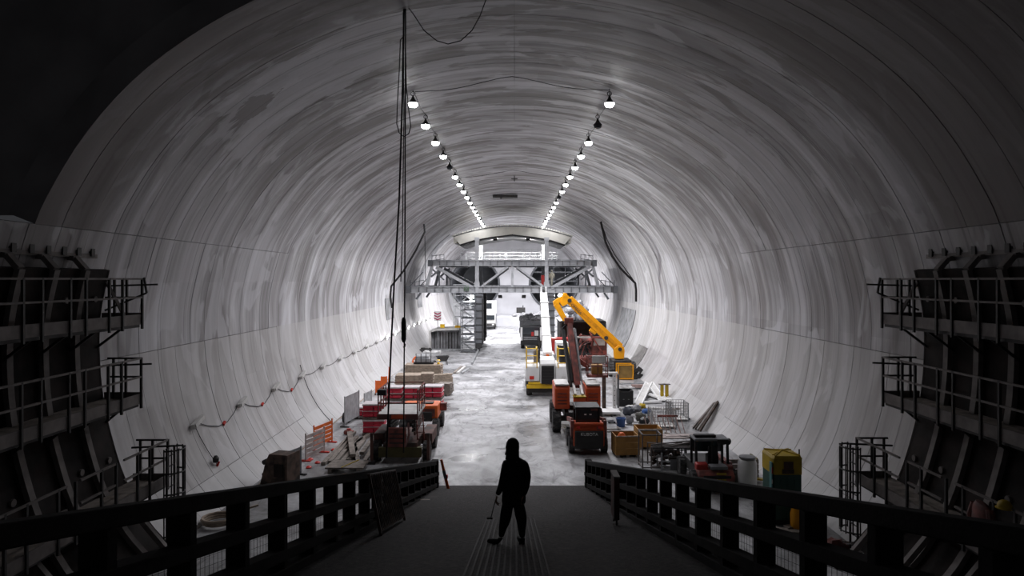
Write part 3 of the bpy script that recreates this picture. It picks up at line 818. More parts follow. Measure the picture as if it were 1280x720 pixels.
# columns and legs
for cx in (596.3, 683.2):
    me = MB().ibeam(G(cx,297), G(cx,366), .42, .42, .05).box(G(cx, 299), (.55,.5,.4)).box(G(cx,355.5), (.6,.55,.6)).mesh('column', GANTRY)
    for dd in (0, GL): place('column', me, gt, (0, dd, 0))
for side, cx in ((-1, 598.5), (1, 687.5)):
    for dd in (0, GL):
        a = G(cx, 367, dd); b = Vector((a.x, dd, .9))
        l = MB().box((a.x, dd, (a.z+.9)/2), (1.0, .9, a.z-.9))
        lg = l.build('leg', GANTRYD if dd == 0 else STEEL_D, gt, .03)
        for k in range(7): MB().box((a.x, dd-.47, 1.4+k*.8), (1.14,.08,.1)).build('leg_rib', STEEL_D, lg)
        MB().box((a.x-.45*side, dd-.02, 3.4), (.16,1.0,5.2)).build('leg_flange', STEEL_D, lg)
        bg = MB().box((a.x, dd, .62), (.8,1.5,.5)).build('bogie', STEEL_D, gt, .03)
        for q in (-.45, .45): MB().lathe([(.05,-.14),(.28,-.12),(.28,.12),(.05,.14)], (a.x, dd+q, .34), 'x', 14).build('bogie_wheel', STEEL_D, bg)
    ry = MB().ibeam(((cx-643)*s_, -13, .12), ((cx-643)*s_, 14, .12), .2, .24, .05).build('crane_rail', STEEL_G, gt)
# truss members
gb('diagonal', G(545,334), G(592,360), .3, .34); gb('diagonal', G(738,333), G(689,360), .3, .34)
gb('diagonal', G(635,333.5), G(602,358), .22, .24); gb('diagonal', G(646,333.5), G(679,358), .22, .24)
gb('hanger_post', G(640.3,333), G(640.3,359), .28, .28, GANTRY, (0,1,0))
for s in (-1, 1):
    X = lambda px: 640.5 + s*(px-640.5)
    gb('end_post', G(X(741),333), G(X(748),358), .3, .35); gb('end_strut', G(X(728),334), G(X(742),346), .2, .22, GANTRYD)
    gb('end_strut', G(X(732),334), G(X(732),358), .18, .18, GANTRYD); gb('end_strut', G(X(726),350), G(X(741),336), .16, .16, GANTRYD)
    gb('jack_strut', G(X(755),366), G(X(760.5),374), .3, .22, GANTRYD); gb('end_strut', G(X(768),357), G(X(752),340), .09, .09, GANTRYD)
    for (pa, pb, pz0, pz1) in ((751,768,358,350), (726,741,325,318)):
        q = MB()
        for hh in (0, .5): q.beam(G(X(pa),pz1)-Vector((0,0,hh)), G(X(pb),pz1+(4 if pa > 740 else 2))-Vector((0,0,hh)), .06, .06)
        for k in range(4): q.beam(G(X(pa+(pb-pa)*k/3), pz0), G(X(pa+(pb-pa)*k/3), pz1), .06, .06, (0,1,0))
        q.build('side_railing', GANTRYD, gt)
# railing along the upper deck
zr = G(0,325.5).z
for (pa, pb) in ((576,592), (601,630), (632,655), (657,679), (689,702)):
    q = MB()
    for hh in (.45, .85, 1.28): q.beam(((pa-643)*s_, 0, zr+hh), ((pb-643)*s_, 0, zr+hh), .07, .07)
    n = max(2, int((pb-pa)/6))
    for k in range(n+1): x = (pa+(pb-pa)*k/n-643)*s_; q.beam((x,0,zr), (x,0,zr+1.3), .07, .07, (0,1,0))
    q.build('deck_railing', GANTRY, gt); place('deck_railing', q.mesh('deck_railing', GANTRY), gt, (0, GL, 0))
# vault form: cream arch with a ribbed skin on top
def arc_pts(pxl, pyl, pyc, n=20):     # arc through (pxl,pyl), crown (640.3,pyc), mirrored
    hw = 640.3-pxl; sg = pyl-pyc; R = (hw*hw+sg*sg)/(2*sg); a0 = math.asin(hw/R)
    return [(640.3 + R*math.sin(-a0+2*a0*k/n), pyc+R-R*math.cos(-a0+2*a0*k/n)) for k in range(n+1)]
top = arc_pts(567, 296.5, 283.5); skin = arc_pts(566, 295.5, 281.0)
under = [(575,305.5),(592,300.2),(612,296.4),(640.3,292.8),(668,296.2),(688,299.8),(706,305.5)]
P2 = lambda p: ((p[0]-643)*s_, CH-(p[1]-350)*s_)
poly = [P2(p) for p in top] + [P2(p) for p in reversed(under)]
MB().prism(poly, -.15, .3).build('arch_rib', CREAM, gt); MB().prism(poly, GL-.3, GL).build('arch_rib', CREAM, gt)
up_ = [(p[0], p[1]+1.8) for p in under]
MB().prism([P2(p) for p in under] + [P2(p) for p in reversed(up_)], .0, GL-.1).build('arch_soffit', STEEL_D, gt)
MB().prism([P2(p) for p in top] + [P2(p) for p in reversed([(a, b-.9) for a, b in top])], -.2, GL).build('arch_plate', GANTRYD, gt)
rib = MB().box((0, GL/2-.15, 0), (.2, GL+.3, .16)).mesh('skin_rib', CREAM)
sk = arc_pts(566, 295.0, 281.6, 46)
for p in sk:
    x, z = P2(p); place('skin_rib', rib, gt, (x, 0, z), (0, math.atan2(p[0]-640.3, 240), 0))
for x in (569, 712): MB().box((P2((x, 298))[0], GL/2, P2((x,299))[1]), (.35, GL, .9)).build('arch_end', CREAM, gt)
# floodlights under the decks (aimed along the tunnel; those right of centre added for brightness)
def flood(px, py, d, aim, label, w_):
    p = at(px, py, d); t = thing('floodlight', label, 'floodlight', p, 0, 'floodlights of the far end')
    dirv = Vector(aim).normalized(); qd = dirv.to_track_quat('-Z', 'Y'); t.rotation_mode = 'QUATERNION'; t.rotation_quaternion = qd
    MB().box((0,0,.09), (.5,.4,.16)).build('housing', STEEL_D, t); MB().box((0,0,.0), (.44,.34,.03)).build('glass', BULB, t)
    MB().beam((-.3,0,.1), (.3,0,.1), .04, .04).build('yoke', STEEL_D, t)
    ld = bpy.data.lights.new('lamp_light', 'AREA'); ld.shape = 'RECTANGLE'; ld.size = .44; ld.size_y = .34; ld.energy = w_
    lo = bpy.data.objects.new('lamp_light', ld); COL.objects.link(lo); lo.parent = t; lo.location = (0,0,-.04)
flood(590, 371, 78.4, (.1, -1, -.55), 'floodlight under the gantry platform beside the scaffold tower', FLOOD_W*.5)
flood(700, 369, 78.4, (.3, -1, -.6), 'added floodlight under the gantry platform behind the amber crane', FLOOD_W*.5)
flood(619, 299, 80, (0, 1, -.12), 'floodlight inside the arch of the gantry', FLOOD_W*2)
flood(660, 299, 80, (.1, 1, -.15), 'added second floodlight inside the arch, right of the crown', FLOOD_W*2)
flood(625, 371, 88, (-.3, 1, -.4), 'floodlight behind the gantry lighting the far left floor', FLOOD_W)
flood(655, 371, 88, (.3, 1, -.4), 'added floodlight behind the gantry lighting the far right floor', FLOOD_W)
# a worker on the gantry
wk = thing('person', 'small worker in pale overalls standing on the lower gantry platform', 'person', (G(690,0).x, GD+.6, G(0,357).z))
b = MB()
b.lathe([(.11,0),(.13,.05),(.12,.4),(.15,.8),(.2,.95),(.17,1.1),(.23,1.35),(.2,1.48),(.07,1.53),(.07,1.58),(.1,1.62),(.11,1.7),(.08,1.79),(.01,1.82)], n=12)
for s in (-1, 1): b.tube([(s*.2,0,1.42),(s*.28,-.05,1.15),(s*.26,-.15,.9)], [.08,.065,.05], 8)
b.build('body', mat('pale_overalls', (.6,.57,.45), .8), wk)
MB().lathe([(.13,1.74),(.13,1.78),(.08,1.86),(.01,1.88)], n=12).build('hard_hat', WHITE, wk)
tk = MB().box((0,0,.6), (.5,.5,1.2)); tag(tk.build('red_cabinet', REDP, None, .02, (G(679.5,0).x, GD+.7, G(0,357).z)), 'red cabinet on the lower gantry platform left of the worker', 'cabinet')

# scaffold stair tower and its neighbours at the left gantry leg
def tower(loc, w, l, h, lifts, label, m):
    t = thing('scaffold_tower', label, 'scaffold', loc)
    for x in (0, w):
        for y in (0, l): MB().cyl((x,y,0), (x,y,h), .045, n=6).build('standard', m, t)
    for k in range(lifts+1):
        z = .15 + k*(h-.2)/lifts; q = MB()
        for y in (0, l): q.cyl((0,y,z), (w,y,z), .035, n=6); q.cyl((0,y,z+.5 if k < lifts else z), (w,y,z+.5 if k < lifts else z), .025, n=6)
        for x in (0, w): q.cyl((x,0,z), (x,l,z), .035, n=6)
        lf = q.build('ledger', m, t)
        MB().box((w*.5, l*.5, z+.03), (w*.95, l*.9, .04)).build('platform', GANTRYD, lf)
        if k < lifts:
            z2 = z + (h-.2)/lifts
            a, b = (.15, w-.15) if k % 2 else (w-.15, .15)
            MB().beam((a, l*.3, z), (b, l*.3, z2), .5, .06).build('stair_flight', STEEL_G, lf)
            MB().cyl((0,0,z) if k % 2 else (w,0,z), (w,0,z2) if k % 2 else (0,0,z2), .025, n=6).build('brace', m, lf)
    return t
tower(fl(576, 441), 1.6, 2.6, 6.6, 7, 'dark scaffold stair tower beside the left gantry leg', GANTRYD)
tower(Vector((-8.2, 92, 0)), 2.2, 2.6, 7.5, 5, 'pale scaffold tower standing far behind the gantry', STEEL_G)
gn = tag(MB().box((0,0,.5), (.6,.05,.6)).build('green_debris_net', mat('green_net', (.15,.21,.15), .8, var=.3, scale=8), None, 0, at(583, 366, 77.8)), 'small green debris net on the scaffold tower', 'net')
# culvert shaped steel form on the left
cv = thing('culvert_form', 'grey open-ended box culvert form standing left of the scaffold tower', 'form', fl(557, 438))
s = cv.location.y/F
MB().prism([(-21*s,0),(-21*s,24*s),(-13*s,27*s),(17*s,28*s),(17*s,25.5*s),(-12*s,24.5*s),(-18.5*s,22.5*s),(-18.5*s,0)], 0, 3.5).build('shell', OFFW, cv)
MB().prism([(-18.5*s,0),(-18.5*s,22.3*s),(-12*s,24.3*s),(17*s,25.3*s),(17*s,0)], .9, 3.4).build('inner_wall', TARP, cv)
slat = MB().box((0,.86,11*s), (.12,.1,22*s)).mesh('stud', STEEL_D)
for k in range(9): place('stud', slat, cv, ((-15+k*3.6)*s, 0, 0), scale=(1.6 if k in (5,6) else .7,1,1))
MB().box((-1*s,.4,.06), (37*s,.9,.12)).build('sill', STEEL_G, cv)
yb = thing('yellow_beam', 'yellow steel beam lying on top of the culvert form', 'beam', cv.location + Vector((0,.6,28*s)))
MB().ibeam((11*s,0,.12), (22*s,0,.12), .3,.24,.04).build('beam', YEL, yb)
MB().box((-4.5*s,-.1,.2),(.5,.4,.4)).build('block', YEL, yb)
# chevron board
cb = thing('chevron_board', 'red and white chevron board on a post by the left wall', 'sign', at(547, 440, 79)*1); cb.location.z = 0
z0 = CH-(401-350)*79/F; z1 = CH-(389-350)*79/F
MB().box((0,0,(z0+z1)/2), (.8,.04,z1-z0)).build('board', WHITE, cb)
MB().cyl((0,.06,0),(0,.06,z1),.04,n=8).build('post', STEEL_G, cb)
ch = MB().prism([(-.4,.1),(0,-.1),(.4,.1),(.4,.25),(0,.05),(-.4,.25)], -.035, -.022).mesh('chevron', mat('crimson_print',(.4,.02,.09),.5))
for k in range(3): place('chevron', ch, cb, (0,0,z0+.14+k*.32))
# small vehicles behind the gantry on the left
def far_truck(loc, label, m, wd=2.4, h=2.7):
    t = thing('lorry', label, 'truck', loc)
    MB().prism([(-.1,.7),(0,1.7),(.25,h),(1.9,h),(1.9,.7)], -wd/2, wd/2, 'x').build('cab', m, t, .06)
    MB().box((0,-.0,1.95), (wd*.86,.35,.75)).build('windscreen', GLASS, t)
    MB().box((0,-.12,.75), (wd,.3,.45)).build('bumper', STEEL_D, t, .03)
    MB().box((0,4.2,1.5), (wd,4.4,1.5)).build('tray', GREYP, t, .03)
    MB().box((0,2.8,.7), (wd*.5,6.0,.3)).build('chassis', STEEL_D, t)
    for y in (.8, 4.2, 5.4):
        for sx in (-1, 1): MB().lathe([(.1,-.14),(.45,-.13),(.48,0),(.45,.13),(.1,.14)], (sx*(wd/2-.16), y, .48), 'x', 16).build('wheel', RUBBER, t)
    for sx in (-.8, .8): MB().box((sx,-.28,.8),(.35,.04,.18)).build('headlight', WHITE, t)
    return t
far_truck(Vector((-4.3, 112, 0)), 'pale lorry parked far behind the left gantry leg', OFFW)
t = thing('site_hut', 'small white cabin with dark window high behind the left gantry leg', 'cabin', Vector((-4.5, 122.2, 1.6)))
MB().box((0,0,1.6),(2.6,2.4,2.4)).build('body', WHITE, t, .05); MB().box((-.1,-1.22,1.9),(1.2,.05,1.0)).build('window', GLASS, t)
for x in (-1.1,1.1): MB().box((x,0,.2),(.2,2.2,.4)).build('skid', STEEL_D, t)
t = MB(); rnd = random.Random(3)
sp = thing('rubble_heap', 'long heap of grey rubble on the bench at the far end', 'rubble', Vector((4.5, 121.5, 1.6)))
for k in range(40): t.blob((rnd.uniform(-4.5,3.5), rnd.uniform(-1,1.5), rnd.uniform(0,.5)), (rnd.uniform(.3,.9), .6, rnd.uniform(.2,.5)), 7, 5, .2, rnd)
tag(t.build('rubble', SPOIL, sp), kind='stuff')
t = thing('compressor', 'small dark compressor on the bench before the end wall', 'compressor', at(651, 383, 124)); t.location.z = 1.6
MB().box((0,0,.9),(1.6,1,1.2)).build('body', STEEL_D, t, .05)
for x in (-.5,.5): MB().lathe([(.05,-.1),(.3,-.1),(.3,.1),(.05,.1)], (x,-.5,.3),'y',12).build('wheel', RUBBER, t)
MB().cyl((.4,0,1.4),(.4,0,1.9),.08).build('exhaust', STEEL_D, t)
# ================================================================== MACHINES
def wheel_mesh(r, w, rim=OFFW, lugs=14):
    q = MB().lathe([(r*.5,-w*.42),(r*.62,-w*.5),(r*.9,-w*.5),(r*.97,-w*.38),(r*.97,w*.38),(r*.9,w*.5),(r*.62,w*.5),(r*.5,w*.42)], (0,0,0), 'x', 24)
    for k in range(lugs):
        a = 2*PI*k/lugs; c = Vector((0, math.cos(a)*r*.97, math.sin(a)*r*.97))
        for s in (-1, 1): q.box(c + Vector((s*w*.24,0,0)), (w*.46, r*.13, r*.09), Matrix.Rotation(a-PI/2, 3, 'X') @ rotz(s*.35))
    ty = q.mesh('tyre', RUBBER)
    h = MB().lathe([(r*.1,-w*.36),(r*.5,-w*.34),(r*.52,-w*.44),(r*.52,w*.44),(r*.5,w*.34),(r*.1,w*.36)], (0,0,0), 'x', 18).mesh('hub', rim)
    return ty, h
def wheel(t, me, loc, rot=0):
    o = place('wheel', me[0], t, loc, (0,0,rot)); place('hub', me[1], o); return o
WH_BIG = wheel_mesh(.62, .45); WH_MED = wheel_mesh(.45, .32, REDD); WH_SKID = wheel_mesh(.40, .28, OFFW); WH_CR = wheel_mesh(.55, .42, WHITE)

# ---- brown scissor lift by the left fence
p = fl(501, 578)
t = thing('scissor_lift', 'muddy brown-red scissor lift parked beside the left ramp fence', 'scissor lift', Vector((p.x, p.y, 0)))
MB().box((0,1.4,.72), (1.5,3.2,.4)).build('chassis', BROWNR, t, .03)
for sx in (-1, 1):
    MB().box((sx*1.08,1.55,.92), (.5,2.0,.5)).build('side_box', BROWNR, t, .04)
    for y in (.35, 2.75): wheel(t, WH_MED, (sx*1.12, y, .45))
    MB().beam((sx*1.25,-.2,.15), (sx*1.25,-.2,1.35), .12, .12, (0,1,0)).build('outrigger', BROWNR, t)
    MB().box((sx*1.25,-.2,.06), (.36,.36,.12)).build('outrigger_pad', STEEL_D, t)
MB().box((0,-.12,.5), (1.9,.25,.45)).build('bumper', mat('olive_paint',(.10,.085,.03),.7), t, .03)
MB().box((-.15,-.15,1.15), (.8,.2,.85)).build('control_door', REDD, t, .02)
for k in range(3): MB().box((-.15,-.27,.92+k*.2), (.6,.03,.05)).build('door_slot', STEEL_D, t)
for k in range(4):
    z = 1.25+k*.19
    for sx in (-.6, .6):
        MB().beam((sx,.1,z), (sx,2.5,z+.14), .08, .13).build('scissor_arm', BROWNR, t); MB().beam((sx*.85,2.5,z), (sx*.85,.1,z+.14), .08, .13).build('scissor_arm', STEEL_D, t)
MB().tube([(.35,-.2,1.8),(.42,-.3,1.3),(.25,-.28,.8)], .05, 6).build('hydraulic_hose', mat('pink_dusty_hose',(.3,.16,.15),.8), t)
MB().box((-.13,1.2,2.1), (1.8,2.5,.12)).build('deck', OFFW, t)
MB().box((-.13,-.07,2.04), (1.82,.06,.24)).build('deck_fascia', REDD, t)
MB().box((-.1,-.11,2.04), (.6,.03,.15)).build('label_plate', ORANGE, t)
for z in (2.62, 3.2):
    for sx in (-1.0, .74): MB().beam((sx,0,z), (sx,2.4,z), .05, .05).build('guard_rail', REDD, t)
    MB().beam((-1.0,2.4,z), (.74,2.4,z), .05, .05).build('guard_rail', REDD, t)
MB().beam((-1.0,0,2.62), (.74,0,2.62), .05, .05).build('guard_rail', REDD, t)
for sx in (-1.0, .74):
    for y in (0, .6, 1.2, 1.8, 2.4): MB().beam((sx,y,2.1), (sx,y,3.22), .05, .05, (0,1,0)).build('guard_post', REDD, t)
MB().box((-.85,.1,3.1), (.4,.3,.25)).build('control_panel', BLACKP, t, .02)
st = MB().beam((1.0,0,.5), (.8,0,2.0), .05, .4); 
for dx in (.72, 1.02): MB().beam((dx,.4,.4), (dx-.1,.4,2.05), .05, .05, (0,1,0)).build('ladder_side', REDD, t)
for k in range(5): MB().beam((.68,.4,.65+k*.3), (1.02,.4,.65+k*.3), .03, .03).build('ladder_rung', REDD, t)
# ---- orange machine behind it
p = fl(541, 546)
t = thing('boom_lift', 'orange boom lift half hidden behind the scissor lift', 'boom lift', Vector((p.x-.72, p.y, 0)))
MB().box((-.1,1.6,1.0), (1.5,2.9,.5)).build('chassis', STEEL_D, t, .03)
MB().box((0,1.0,1.22), (1.9,1.5,.7)).build('hood', ORG2, t, .06)
MB().box((.05,.24,1.2), (1.5,.04,.4)).build('grille', REDD, t)
for y in (.3, 2.7):
    for sx in (-.85, .85): wheel(t, WH_MED, (sx, y, .45))
MB().box((1.12,1.5,1.3), (.35,.4,.4)).build('lamp_box', REDD, t, .03)
MB().box((0.35,.9,1.6), (.6,.5,.08)).build('engine_cap', STEEL_D, t)

# ---- skid-steer loader
p = fl(736, 568)
t = thing('skid_steer_loader', 'dusty red skid-steer loader seen from behind, nearest machine on the right', 'loader', Vector((p.x, p.y, 0)))
MB().box((0,1.5,.75), (1.15,2.3,.6)).build('chassis', STEEL_D, t, .04)
MB().prism([(-.05,.38),(-.12,.95),(0,1.4),(1.0,1.4),(1.0,.38)], -.72, .72, 'x').build('engine_cover', ORANGE, t, .04)
tg_ = MB().prism([(-.22,.3),(-.26,.85),(-.2,1.12),(-.1,1.12),(-.1,.3)], -.66, .66, 'x').build('rear_door', mat('black_counterweight',(.03,.028,.027),.6), t, .03)
text_part('KUBOTA', .2, OFFW, tg_, (0,-.262,.98), (PI/2+.16,0,0))
MB().lathe([(.01,0),(.09,0),(.09,.02),(.01,.02)], (.43,-.125,1.24), 'y', 14).build('badge', REDD, t)
for sx in (-1, 1):
    for y in (.45, 1.75): wheel(t, WH_SKID, (sx*.76, y, .40))
    MB().box((sx*.76,.2,1.2), (.16,.5,.75)).build('lift_tower', REDD, t, .03)
    MB().beam((sx*.76,.15,1.55), (sx*.76,2.6,1.15), .12, .2).build('lift_arm', REDD, t)
    MB().cyl((sx*.76,.3,.9), (sx*.76,1.3,1.2), .05).build('lift_ram', STEEL_G, t)
    MB().box((sx*.5,-.13,1.28), (.16,.05,.1)).build('tail_light', REDPL, t)
MB().box((0,-.03,1.42), (1.35,.12,.1)).build('cross_tube', ORANGE, t, .02)
cb_ = MB().prism([(.45,1.35),(.5,2.0),(1.75,2.0),(1.85,1.35)], -.5, .5, 'x').build('cab_glass', GLASS, t)
for sx in (-.52, .52):
    for (y0, y1) in ((.45,.5), (1.85,1.75)): MB().beam((sx,y0,1.3), (sx,y1,2.02), .09, .09, (0,1,0)).build('cab_pillar', BLACKP, t)
MB().box((0,1.12,2.06), (1.2,1.45,.12)).build('cab_roof', BLACKP, t, .03)
for sx in (-.12, .12): MB().box((sx,.38,1.78), (.1,.04,.05)).build('work_light', WHITE, t)
MB().box((.3,.42,2.0), (.3,.06,.1)).build('roof_box', REDD, t)
MB().prism([(2.4,.05),(2.4,.75),(2.55,.8),(3.2,.05)], -.85, .85, 'x').build('bucket', STEEL_D, t)

# ---- articulated boom lift, orange
p = fl(722, 541)
t = thing('articulated_boom_lift', 'big orange articulated boom lift raised behind the skid-steer loader', 'boom lift', Vector((p.x, p.y, 0)))
MB().box((0,1.6,.85), (1.3,3.2,.45)).build('chassis', STEEL_D, t, .04)
for y in (.4, 2.9):
    MB().box((0,y,.7), (2.2,.3,.25)).build('axle', STEEL_D, t)
    for sx in (-1.1, 1.1): wheel(t, WH_BIG, (sx, y, .62))
MB().cyl((0,1.4,1.0), (0,1.4,1.3), .6, n=20).build('slew_ring', STEEL_D, t)
for sx in (-1, 1):
    MB().prism([(.0,1.25),(-.08,1.5),(-.05,2.35),(.1,2.5),(2.2,2.5),(2.2,1.25)], sx*.42, sx*1.22, 'x').build('hood', ORANGE, t, .06)
    for k in range(4): MB().box((sx*.82,-.08,1.55+k*.18), (.5,.03,.05)).build('hood_vent', REDD, t)
    MB().box((sx*.82,.9,2.54), (.72,1.9,.08)).build('hood_lid', OFFW, t)
MB().box((.08,-.15,1.55), (.62,.5,.75)).build('turret', ORANGE, t, .04)
MB().box((.08,-.15,1.96), (.66,.55,.06)).build('turret_trim', YTOP, t)
for sx in (-.13, .25): MB().beam((sx,-.1,2.0), (sx-.02,1.6,2.65), .13, .2).build('lower_link', OFFW, t)
b0 = Vector((0.05,.9,2.3)); b1 = Vector((-.22,2.8,5.65)); b1b = Vector((-.28,2.6,5.5))
MB().taper(b0, b1, .34, .42, .26, .32).build('boom', REDD, t)
MB().taper(b0+Vector((-.3,.1,0)), b1b+Vector((-.3,0,-.25)), .2, .3, .16, .22).build('boom_link', STEEL_D, t)
MB().cyl(b0+Vector((.28,.2,.1)), b0.lerp(b1,.9)+Vector((.28,0,0)), .07).build('boom_ram', STEEL_G, t)
MB().box(b1+Vector((-.02,0,.1)), (.5,.35,.4)).build('knuckle', REDD, t, .04)
b2 = Vector((1.05,2.2,4.35))
MB().taper(b1, Vector((.2,2.6,3.6)), .26, .3, .22, .24).build('jib', REDD, t)
MB().tube([b1, b1+Vector((-.4,-.1,-.3)), Vector((-.3,1.5,3.6)), Vector((-.2,.9,2.6))], .06, 6).build('hose_bundle', CABLE, t)
bk_ = Vector((1.28,2.1,2.75))
MB().box(bk_, (1.15,.85,.12)).build('basket_floor', REDD, t)
for z in (.55, 1.1):
    for (a, b) in (((-.55,-.4),(.55,-.4)),((-.55,.4),(.55,.4)),((-.55,-.4),(-.55,.4)),((.55,-.4),(.55,.4))):
        MB().beam(bk_+Vector((a[0],a[1],z)), bk_+Vector((b[0],b[1],z)), .05, .05).build('basket_rail', REDD, t)
for (a, b) in ((-.55,-.4),(.55,-.4),(-.55,.4),(.55,.4),(0,-.4),(.0,.4)): MB().beam(bk_+Vector((a,b,0)), bk_+Vector((a,b,1.1)), .05, .05, (0,1,0)).build('basket_post', REDD, t)
MB().box(bk_+Vector((.05,-.42,.95)), (.75,.12,.4)).build('control_panel', OFFW, t, .02)
MB().box(bk_+Vector((0,.1,.35)), (.6,.5,.5)).build('tool_box', CRATE, t)
MB().beam(Vector((.2,2.6,3.6)), bk_+Vector((-.4,.4,.4)), .2, .25).build('basket_arm', REDD, t)

# ---- white mobile crane
p = fl(684.5, 496)
t = thing('mobile_crane', 'white mobile crane with yellow guard rails and upright white boom', 'crane', Vector((p.x, p.y, 0)))
MB().box((0,3.4,1.15), (2.6,6.6,.7)).build('chassis', WHITE, t, .05)
MB().box((-.0,.0,.72), (2.9,.25,.26)).build('bumper', YEL, t, .03)
MB().box((-.75,-.05,.95), (1.2,.2,.16)).build('bumper_step', YEL, t, .03)
MB().box((0,.2,.42), (2.5,.2,.3)).build('skirt', STEEL_D, t)
MB().prism([(-.15,1.1),(-.1,2.1),(.2,2.3),(2.2,2.3),(2.2,1.1)], -1.5, -.55, 'x').build('wing_left', WHITE, t, .04)
MB().prism([(-.15,1.1),(-.1,2.1),(.2,2.3),(2.2,2.3),(2.2,1.1)], .55, 1.5, 'x').build('wing_right', WHITE, t, .04)
MB().prism([(-.2,.95),(-.25,2.3),(0,2.6),(2.4,2.6),(2.4,.95)], -.52, .52, 'x').build('engine_hood', WHITE, t, .04)
MB().box((0,-.27,1.55), (.88,.06,1.25)).build('grille', BLACKP, t)
for k in range(6): MB().box((0,-.31,1.05+k*.2), (.8,.03,.03)).build('grille_bar', STEEL_D, t)
for y in (.9, 4.9):
    for sx in (-1.25, 1.25): wheel(t, WH_CR, (sx, y, .55))
for sx in (-1.1, 1.1):
    rl = MB(); x0, x1 = sx-.36, sx+.36
    for z in (2.35, 2.85, 3.35): rl.cyl((x0,-.1,z), (x1,-.1,z), .035, n=8); 
    for x in (x0, x1): rl.cyl((x,-.1,2.0), (x,-.1,3.4), .035, n=8); rl.cyl((x,-.1,3.35), (x,1.2,3.35), .035, n=8); rl.cyl((x,1.2,2.2), (x,1.2,3.4), .035, n=8)
    rl.build('guard_rail', YEL, t)
    MB().box((sx,-.2,1.35), (.3,.05,.22)).build('tail_light', REDPL if sx < 0 else OFFW, t)
MB().cyl((1.15,.8,2.1), (1.15,.8,3.5), .3, n=14).build('spare_drum', BLACKP, t)
MB().box((-.75,.9,2.7), (.4,.5,.9)).build('air_box', TIMBG, t); MB().cyl((-.55,.6,2.2), (-.55,.6,4.1), .06, n=8).build('exhaust', STEEL_D, t)
MB().box((1.2,3.4,2.6), (.9,1.8,1.9)).build('operator_cab', WHITE, t, .06); MB().box((1.2,2.48,2.9), (.7,.05,.9)).build('cab_window', GLASS, t)
MB().box((0,4.4,2.1), (1.4,2.2,1.0)).build('turntable', WHITE, t, .05)
q0 = Vector((.1,2.2,2.55)); q1 = Vector((.13,9.5,6.85))
MB().taper(q0, q1, .66, .75, .56, .62).build('boom', WHITE, t, .03)
for u in (.25,.55,.8): pp_ = q0.lerp(q1,u); MB().box(pp_, (.72,.12,.8), Matrix.Rotation(.53,3,'X')).build('boom_collar', OFFW, t)
for k in range(2): MB().box(q1+Vector((-.2+.4*k,0,.3)), (.12,.3,.8)).build('boom_head', WHITE, t)
MB().lathe([(.02,-.1),(.2,-.1),(.2,.1),(.02,.1)], q1+Vector((0,-.1,.35)), 'x', 12).build('head_sheave', STEEL_D, t)
MB().box(q0+Vector((0,-.2,.05)), (.2,.2,.2)).build('beacon', ORG2, t)

# ---- amber loader crane
CDP = 58.0; o = at(776, 470, CDP); o.z = 0
t = thing('loader_crane', 'amber knuckle-boom loader crane folded over the dark container', 'crane', o)
def K(px, py, dd=0.0): return at(px, py, CDP) - o + Vector((0, dd, 0))
MB().box(K(776,458)+Vector((0,.3,-.1)), (1.6,2.2,1.4)).build('carrier', STEEL_D, t, .05)
for sx in (-.9,.9): wheel(t, WH_BIG, (sx, -.6, .62))
MB().box((0,.6,.7), (2.0,3.0,.4)).build('chassis', STEEL_D, t)
MB().prism([(K(a,b).x, K(a,b).z) for a, b in ((768,448),(779,448),(780,438),(779,433),(772,431),(767,435))], -.4, .4).build('column', YELB, t, .03)
MB().cyl(K(774,436,-.5), K(774,436,.5), .16).build('pivot', STEEL_D, t)
MB().taper(K(774,435), K(711,374), .62, .86, .56, .72).build('main_boom', YELB, t, .03)
MB().taper(K(769,431,-.02), K(713,377.5,-.02), .7, .3, .64, .26).build('boom_rail', mat('dark_amber_paint',(.7,.27,.005),.45), t)
for (a, b) in ((711.5,375.5),(757,422)): MB().cyl(K(a,b,-.42), K(a,b,.42), .17).build('pin', STEEL_D, t)
MB().prism([(K(a,b).x, K(a,b).z) for a, b in ((700,379),(705,366.5),(709,368.5),(714,373),(709,380),(703,383))], -.3, .3).build('knuckle', YELB, t, .02)
MB().cyl(K(706,368.5,-.36), K(706,368.5,.36), .18).build('pin', YELB, t)
MB().taper(K(708,370), K(694,378), .5, .42, .46, .4).build('outer_boom', YELB, t, .02)
MB().taper(K(694.5,376), K(696,383), .5, .45, .46, .4).build('elbow', YELB, t, .02)
MB().taper(K(695,380), K(706.5,400), .46, .5, .4, .42).build('jib', YELB, t, .02)
MB().cyl(K(745,416), K(738,411), .22).build('ram_mount', YELB, t)
lt = K(715,381); 
text_part('OMEGA', .34, STEEL_D, t, K(719.8,386.2,-.35), (PI/2, math.radians(44), 0))
